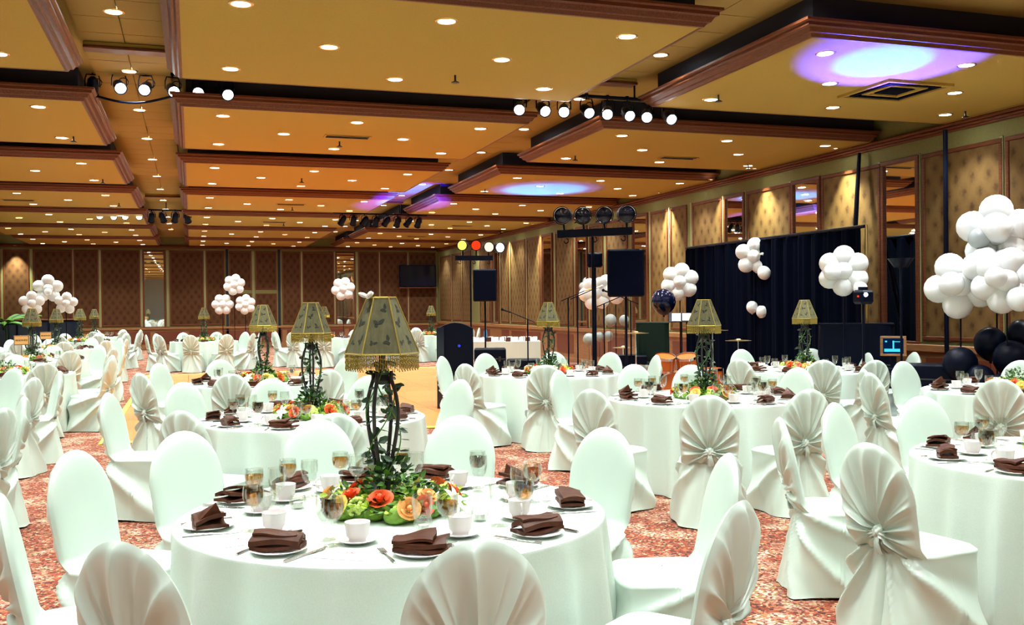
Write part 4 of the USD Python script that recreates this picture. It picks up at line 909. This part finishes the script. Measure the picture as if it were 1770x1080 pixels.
# microphone stands
def mic(p, lab, boom=1, headm='black'):
    r, u, f = face(p); t = thing('microphone_stand', lab, 'microphone stand', (p[0], p[1], 0), 0, 'microphone stands')
    obj('pole', cyl((0, 0, .02), (0, 0, p[2]), .012, 8), 'black', t); obj('base', lathe([(0, 0), (.13, 0), (.125, .018), (.02, .03), (0, .03)], 18), 'black', t)
    e = np.array([0, 0, p[2]]) + r * .28 * boom + u * .12
    obj('boom', cyl(np.array([0, 0, p[2]]) - r * .12 * boom - u * .05, e, .008, 6), 'black', t)
    obj('microphone', cat(cyl(e, e + r * .12 * boom + u * .04, .012, 8), ball(e + r * .14 * boom + u * .05, .024, 1)), headm, t)
for p, lab, b, h in (((5.245, 15.117, 1.381), 'black microphone stand before the white gift table', -1, 'black'), ((6.066, 15.376, 1.73), 'tall microphone stand left of the pair before the narrow mirror', 1, 'rose_peach'), ((6.215, 15.326, 1.758), 'tall microphone stand right of the pair before the narrow mirror', 1, 'card'), ((6.442, 14.725, 1.625), 'microphone stand under the white balloons, boom to the right', 1, 'black'), ((6.43, 13.676, 1.664), 'microphone stand right of the large loudspeaker pole', -1, 'black')): mic(p, lab, b, h)
# black backdrop on pipes along the side wall
t = thing('backdrop', 'wide black drape backdrop hung on pipes along the side wall', 'backdrop')
ys = np.linspace(11.75, 16.95, 160); xs = 9.2 + .035 * np.sin(ys * 17) + .02 * np.sin(ys * 41 + 1); V = []
for z in (2.70, 2.64, 1.8, .9, .02): V.append(np.stack([9.2 + (xs - 9.2) * (.25 if z > 2.66 else 1), ys, np.full(160, z)], 1))
obj('drape', T(np.vstack(V), gridf(160, 5)), 'drape_black', t, smooth=True)
obj('drape_back', T(np.vstack(V) + [.012, 0, 0], gridf(160, 5)[:, ::-1]), 'drape_black', t, smooth=True)
obj('crossbar', cyl((9.2, 11.7, 2.70), (9.2, 17.0, 2.70), .025, 8), 'black', t)
for y in (11.7, 17.0): obj('upright', cyl((9.23, y, 0), (9.23, y, 2.72), .022, 10), 'brass', t)
# tall skirted stands
def skirted(p, w, d, h, m, lab):
    r, u, f = face(p); t = thing('skirted_stand', lab, 'stand', (p[0], p[1], 0)); B = lambda q: xform(q, r, -f, u, (0, 0, 0)); n = 96
    a = np.linspace(0, 2 * PI, n, endpoint=False); e = .35; cx, cy = np.sign(np.cos(a)) * abs(np.cos(a)) ** e, np.sign(np.sin(a)) * abs(np.sin(a)) ** e; V = []
    for z in (h, h * .98, h * .6, h * .3, .01):
        g = 1 + (.06 * np.sin(a * 14) * (1 - z / h)) + .02 * (1 - z / h); V.append(np.stack([cx * w / 2 * g, d / 2 + cy * d / 2 * g, np.full(n, z)], 1))
    obj('skirt', B(T(np.vstack(V), gridf(n, 5, True)[:, ::-1])), m, t, smooth=40); obj('top', B(bx(-w / 2, w / 2, 0, d, h - .02, h + .006, .006)), m, t)
skirted((6.833, 13.749, 0.938), .52, .5, 1.32, 'green_black', 'tall dark green draped stand beside the drum kit')
skirted((8.754, 11.327, 0.903), 1.0, .32, 1.31, 'black', 'tall black skirted stand before the right end of the backdrop')
# small monitor
P0 = (8.696, 10.505, 1.03); r_, u_, f_ = face(P0); t = thing('monitor', 'small monitor with cyan picture and tan frame by the side wall', 'monitor', (P0[0], P0[1], 0)); B = lambda m: xform(m, r_, -f_, u_, (0, 0, P0[2]))
obj('case', B(bx(-.155, .155, .012, .22, -.125, .125, .02)), 'grey_case', t)
obj('bezel', B(cat(bx(-.16, .16, -.01, .02, .10, .13, .004), bx(-.16, .16, -.01, .02, -.13, -.10, .004), bx(-.16, -.125, -.01, .02, -.10, .10, .004), bx(.125, .16, -.01, .02, -.10, .10, .004))), 'oak', t)
obj('screen', B(bx(-.125, .125, 0, .012, -.10, .10)), 'screen_dark', t)
obj('picture', B(cat(bx(-.11, .11, -.002, 0, -.075, -.035), bx(-.008, .012, -.002, 0, -.035, .07), bx(-.10, -.075, -.002, 0, .05, .07), bx(-.01, .10, -.002, 0, .052, .062))), 'screen_cyan', t)
obj('stand', B(cat(bx(-.04, .04, .05, .12, -(P0[2] - .74), -.125, .01), bx(-.12, .12, .0, .2, -(P0[2] - .72), -(P0[2] - .74), .006))), 'black', t)
# drum kit
P0 = (6.893, 13.097, 0.856); r_, u_, f_ = face(P0); t = thing('drum_kit', 'drum kit with orange shells and cymbals before the backdrop', 'drums', (P0[0], P0[1], 0)); L = lambda x, y, z: r_ * x - f_ * y + u_ * z
def drum(nm, c, ax, rad, ln, m):
    c, ax = L(*c), np.array(L(*ax)); ax = ax / np.linalg.norm(ax); s = np.cross([.1, .2, 1], ax); s /= np.linalg.norm(s); q = np.cross(ax, s); X = lambda k: xform(k, s, q, ax, c)
    obj(nm, X(lathe([(0, -ln / 2 + .01), (rad * .97, -ln / 2 + .01), (rad, -ln / 2), (rad, ln / 2), (rad * .97, ln / 2 - .01), (0, ln / 2 - .01)], 26)), m, t, smooth=35)
    obj('hoop', cat(X(lathe([(rad, ln / 2 - .03), (rad + .012, ln / 2 - .03), (rad + .012, ln / 2 + .008), (rad, ln / 2 + .008)], 26)), X(lathe([(rad, -ln / 2 - .008), (rad + .012, -ln / 2 - .008), (rad + .012, -ln / 2 + .03), (rad, -ln / 2 + .03)], 26))), 'chrome', t)
    obj('tension_rod', cat(*[X(cyl((rad + .014) * np.array([math.cos(b), math.sin(b), 0]) + [0, 0, -ln / 2], (rad + .014) * np.array([math.cos(b), math.sin(b), 0]) + [0, 0, ln / 2], .006, 5)) for b in np.arange(6) * PI / 3]), 'chrome', t)
drum('bass_drum', (0, .25, .30), (0, 1, 0), .28, .4, 'drum_orange'); drum('tom', (-.17, .05, .72), (.1, -.3, 1), .15, .22, 'drum_orange'); drum('tom', (.17, .05, .72), (-.1, -.3, 1), .15, .22, 'drum_orange'); drum('floor_tom', (.50, .35, .42), (0, 0, 1), .20, .40, 'drum_orange'); drum('snare_drum', (-.45, .35, .62), (0, -.1, 1), .17, .15, 'chrome')
for c, rd in (((-.60, .2, 1.18), .20), ((.55, .1, 1.22), .23), ((-.80, .4, .95), .17), ((.95, .5, 1.05), .2)):
    q = L(*c); obj('cymbal', mv(lathe([(0, .02), (.03, .018), (.045, .004), (rd, -.012), (rd, -.015), (.045, 0), (0, .012)], 24), q), 'brass', t, smooth=35); obj('cymbal_stand', cyl((q[0], q[1], 0), q, .011, 7), 'chrome', t)
    for k in range(3): obj('stand_leg', cyl((q[0], q[1], .25), (q[0] + .2 * math.cos(k * 2.1), q[1] + .2 * math.sin(k * 2.1), .01), .008, 5), 'chrome', t)
obj('stool', cat(mv(lathe([(0, .46), (.15, .46), (.16, .50), (.14, .54), (0, .55)], 20), L(0, .9, 0)), cyl(L(0, .9, 0), L(0, .9, .46), .02, 8)), 'black', t)
ms = thing('music_stand', 'black music stand with white sheets left of the lamp', 'music stand', (7.459, 13.967, 1.361)[:2] + (0,)); zt = (7.46, 13.967, 1.398)[2]; r_, u_, f_ = face((7.459, 13.967, 1.361))
obj('pole', cyl((0, 0, 0), (0, 0, zt), .012, 8), 'black', ms); obj('foot', lathe([(0, 0), (.2, 0), (.18, .02), (0, .03)], 6), 'black', ms)
B = lambda m: xform(m, r_, (-f_ + u_ * .9) / 1.345, (u_ + f_ * .9) / 1.345, (0, 0, zt))
obj('desk', B(bx(-.2, .2, -.11, .11, -.01, 0, .002)), 'black', ms); obj('sheet', B(bx(-.15, -.01, -.09, .09, 0, .004)), 'card', ms); obj('sheet', B(bx(.01, .15, -.08, .09, 0, .004)), 'card', ms)
# effect lights that throw the coloured patches on the ceiling
def effect(p, target, beams, lab):
    t = thing('effect_light', lab, 'effect light', p, 0, 'effect lights')
    obj('head', cat(bx(-.10, .10, -.10, .10, -.10, .08, .03), cyl((0, 0, .06), (0, 0, .12), .06, 14)), 'black', t); obj('lens', lathe([(0, .125), (.05, .122)], 16, True), 'led_white', t)
    obj('pole', cyl((0, 0, -p[2]), (0, 0, -.10), .018, 8), 'black', t); obj('base', lathe([(0, -p[2]), (.2, -p[2]), (.18, -p[2] + .02), (.02, -p[2] + .04), (0, -p[2] + .04)], 18), 'black', t)
    r, u, f = face(p); obj('indicator', ball(f * .105 + r * .03 + u * .02, .030, 2), 'led_white', t); obj('indicator', ball(f * .10 - r * .06, .014, 1), 'red_glow', t)
    for k, (c, pw, cone, off) in enumerate(beams): spot(t.GetPath().pathString + f'/beam_{k}', (0, 0, .15), np.array(target) - np.array(p) + np.array(off) , c, pw, cone, .5, .03)
effect((8.133, 10.378, 1.682), (6.95, 8.55, 4.12), [((0, .12, 1.0), 3600, 10, (0, 0, 0)), ((.035, .03, 1.0), 4200, 18, (.1, 0, 0))], 'effect light on a pole before the right end of the backdrop')
effect((7.5, 21.6, .6), (7.3, 19.9, 4.12), [((.0, .15, 1.0), 2600, 15, (0, 0, 0)), ((.03, .06, 1.0), 1200, 19, (0, 0, 0))], 'effect light behind the gift table')
effect((4.95, 19.0, .6), (4.95, 23.3, 4.5), [((.0, .13, 1.0), 7000, 9, (0, 0, 0)), ((.06, .02, 1.0), 6000, 13, (.0, .3, 0))], 'effect light behind the podium')
# torchiere by the mirror
P0 = (8.317, 9.9, 2.082); t = thing('torchiere', 'black floor torchiere with a bowl shade before the mirror', 'lamp', (P0[0], P0[1], 0))
obj('bowl', lathe([(0, P0[2] - .06), (.08, P0[2] - .05), (.15, P0[2] + .05), (.16, P0[2] + .06), (.15, P0[2] + .055), (.07, P0[2] - .03), (0, P0[2] - .04)], 22), 'black', t, smooth=40); obj('pole', cyl((0, 0, .03), (0, 0, P0[2] - .05), .014, 8), 'black', t); obj('base', lathe([(0, 0), (.14, 0), (.13, .025), (0, .04)], 20), 'black', t)
# far left: palm, dark buffet, table signs
P0 = (-4.918, 30.041, 1.167); t = thing('potted_palm', 'green palm in a dark pot at the left edge', 'plant', (P0[0], P0[1], 0)); rp = random.Random(4)
obj('pot', lathe([(0, 0), (.20, 0), (.26, .45), (.28, .48), (.25, .48), (.22, .40), (0, .40)], 20), 'black', t, smooth=35)
obj('trunk', tube([(0, 0, .4), (.02, 0, .9), (0, .03, 1.3)], .035, 8), 'leaf_dark', t)
for k in range(14):
    a = k * 2.4; L_ = rp.uniform(.6, 1.0); el = rp.uniform(.2, 1.1); P = []
    for i in range(9):
        s = i / 8; rr = L_ * s * math.cos(el * (1 - s * .9)); z = 1.25 + L_ * s * math.sin(el) - .55 * L_ * s * s
        for j in (-1, 0, 1): P.append((rr * math.cos(a) - math.sin(a) * j * .08 * math.sin(PI * (.1 + .9 * s)), rr * math.sin(a) + math.cos(a) * j * .08 * math.sin(PI * (.1 + .9 * s)), z - abs(j) * .04))
    obj('frond', T(P, gridf(3, 9)), 'leaf_mid' if k % 3 else 'leaf_dark', t)
P0 = (-4.311, 30.893, 0.976); r_, u_, f_ = face(P0); t = thing('buffet', 'long dark buffet cabinet before the far left wall', 'cabinet', (P0[0], P0[1], 0)); B = lambda m: xform(m, r_, -f_, u_, (0, 0, 0))
obj('body', B(bx(-1.3, 1.2, 0, .6, .05, 1.32, .02)), 'black', t); obj('top', B(bx(-1.34, 1.24, -.03, .63, 1.32, 1.36, .01)), 'mahogany', t)
for k in range(3): obj('door', B(bx(-1.25 + k * .82, -.48 + k * .82, -.02, 0, .1, 1.27, .006)), 'black_gloss', t)
def sign(p, lab):
    r, u, f = face(p); t = thing('table_sign', lab, 'sign', (p[0], p[1], ZTAB), 0, 'table signs'); h = p[2] - ZTAB; B = lambda m: xform(m, r, -f, u, (0, 0, 0))
    obj('foot', lathe([(0, 0), (.05, 0), (.045, .012), (0, .016)], 16), 'iron', t); obj('rod', cyl((0, 0, 0), (0, 0, h), .005, 6), 'iron', t)
    obj('board', B(bx(-.105, .105, -.006, .006, h - .07, h + .07, .002)), 'rose_peach', t)
    obj('frame', B(frame_y(-.115, .115, h - .08, h + .08, .008, .014, .018, .003)), 'oak', t)
    m = meshkit.text_mesh('RESERVED', .026, .001, True); m.vertices -= (m.bounds[0] + m.bounds[1]) / 2
    obj('lettering', xform(m, r, u, f, f * .0075 + np.array([0, 0, h])), 'black', t)
sign((-2.706, 17.943, 1.116), 'tan framed sign on the third table along the left side')
sign((-3.022, 23.205, 1.064), 'tan framed sign on the fourth table along the left side')
P0 = (9.153, 17.628, 2.469); t = thing('poster', 'small pink and white poster on the side wall above the balloons', 'poster', (XR - .03, P0[1], P0[2])); B = lambda m: to_right(m, 0)
obj('sheet', B(bx(-.2, .2, -.004, .004, -.26, .26)), 'card', t); obj('print', B(cat(bx(-.16, .14, -.006, -.004, -.22, -.02))), 'ribbon_pink', t); obj('print', B(bx(-.12, -.02, -.006, -.004, .06, .16)), 'redwood', t); obj('print', B(bx(.08, .18, -.006, -.004, .02, .14)), 'blue_plastic', t)
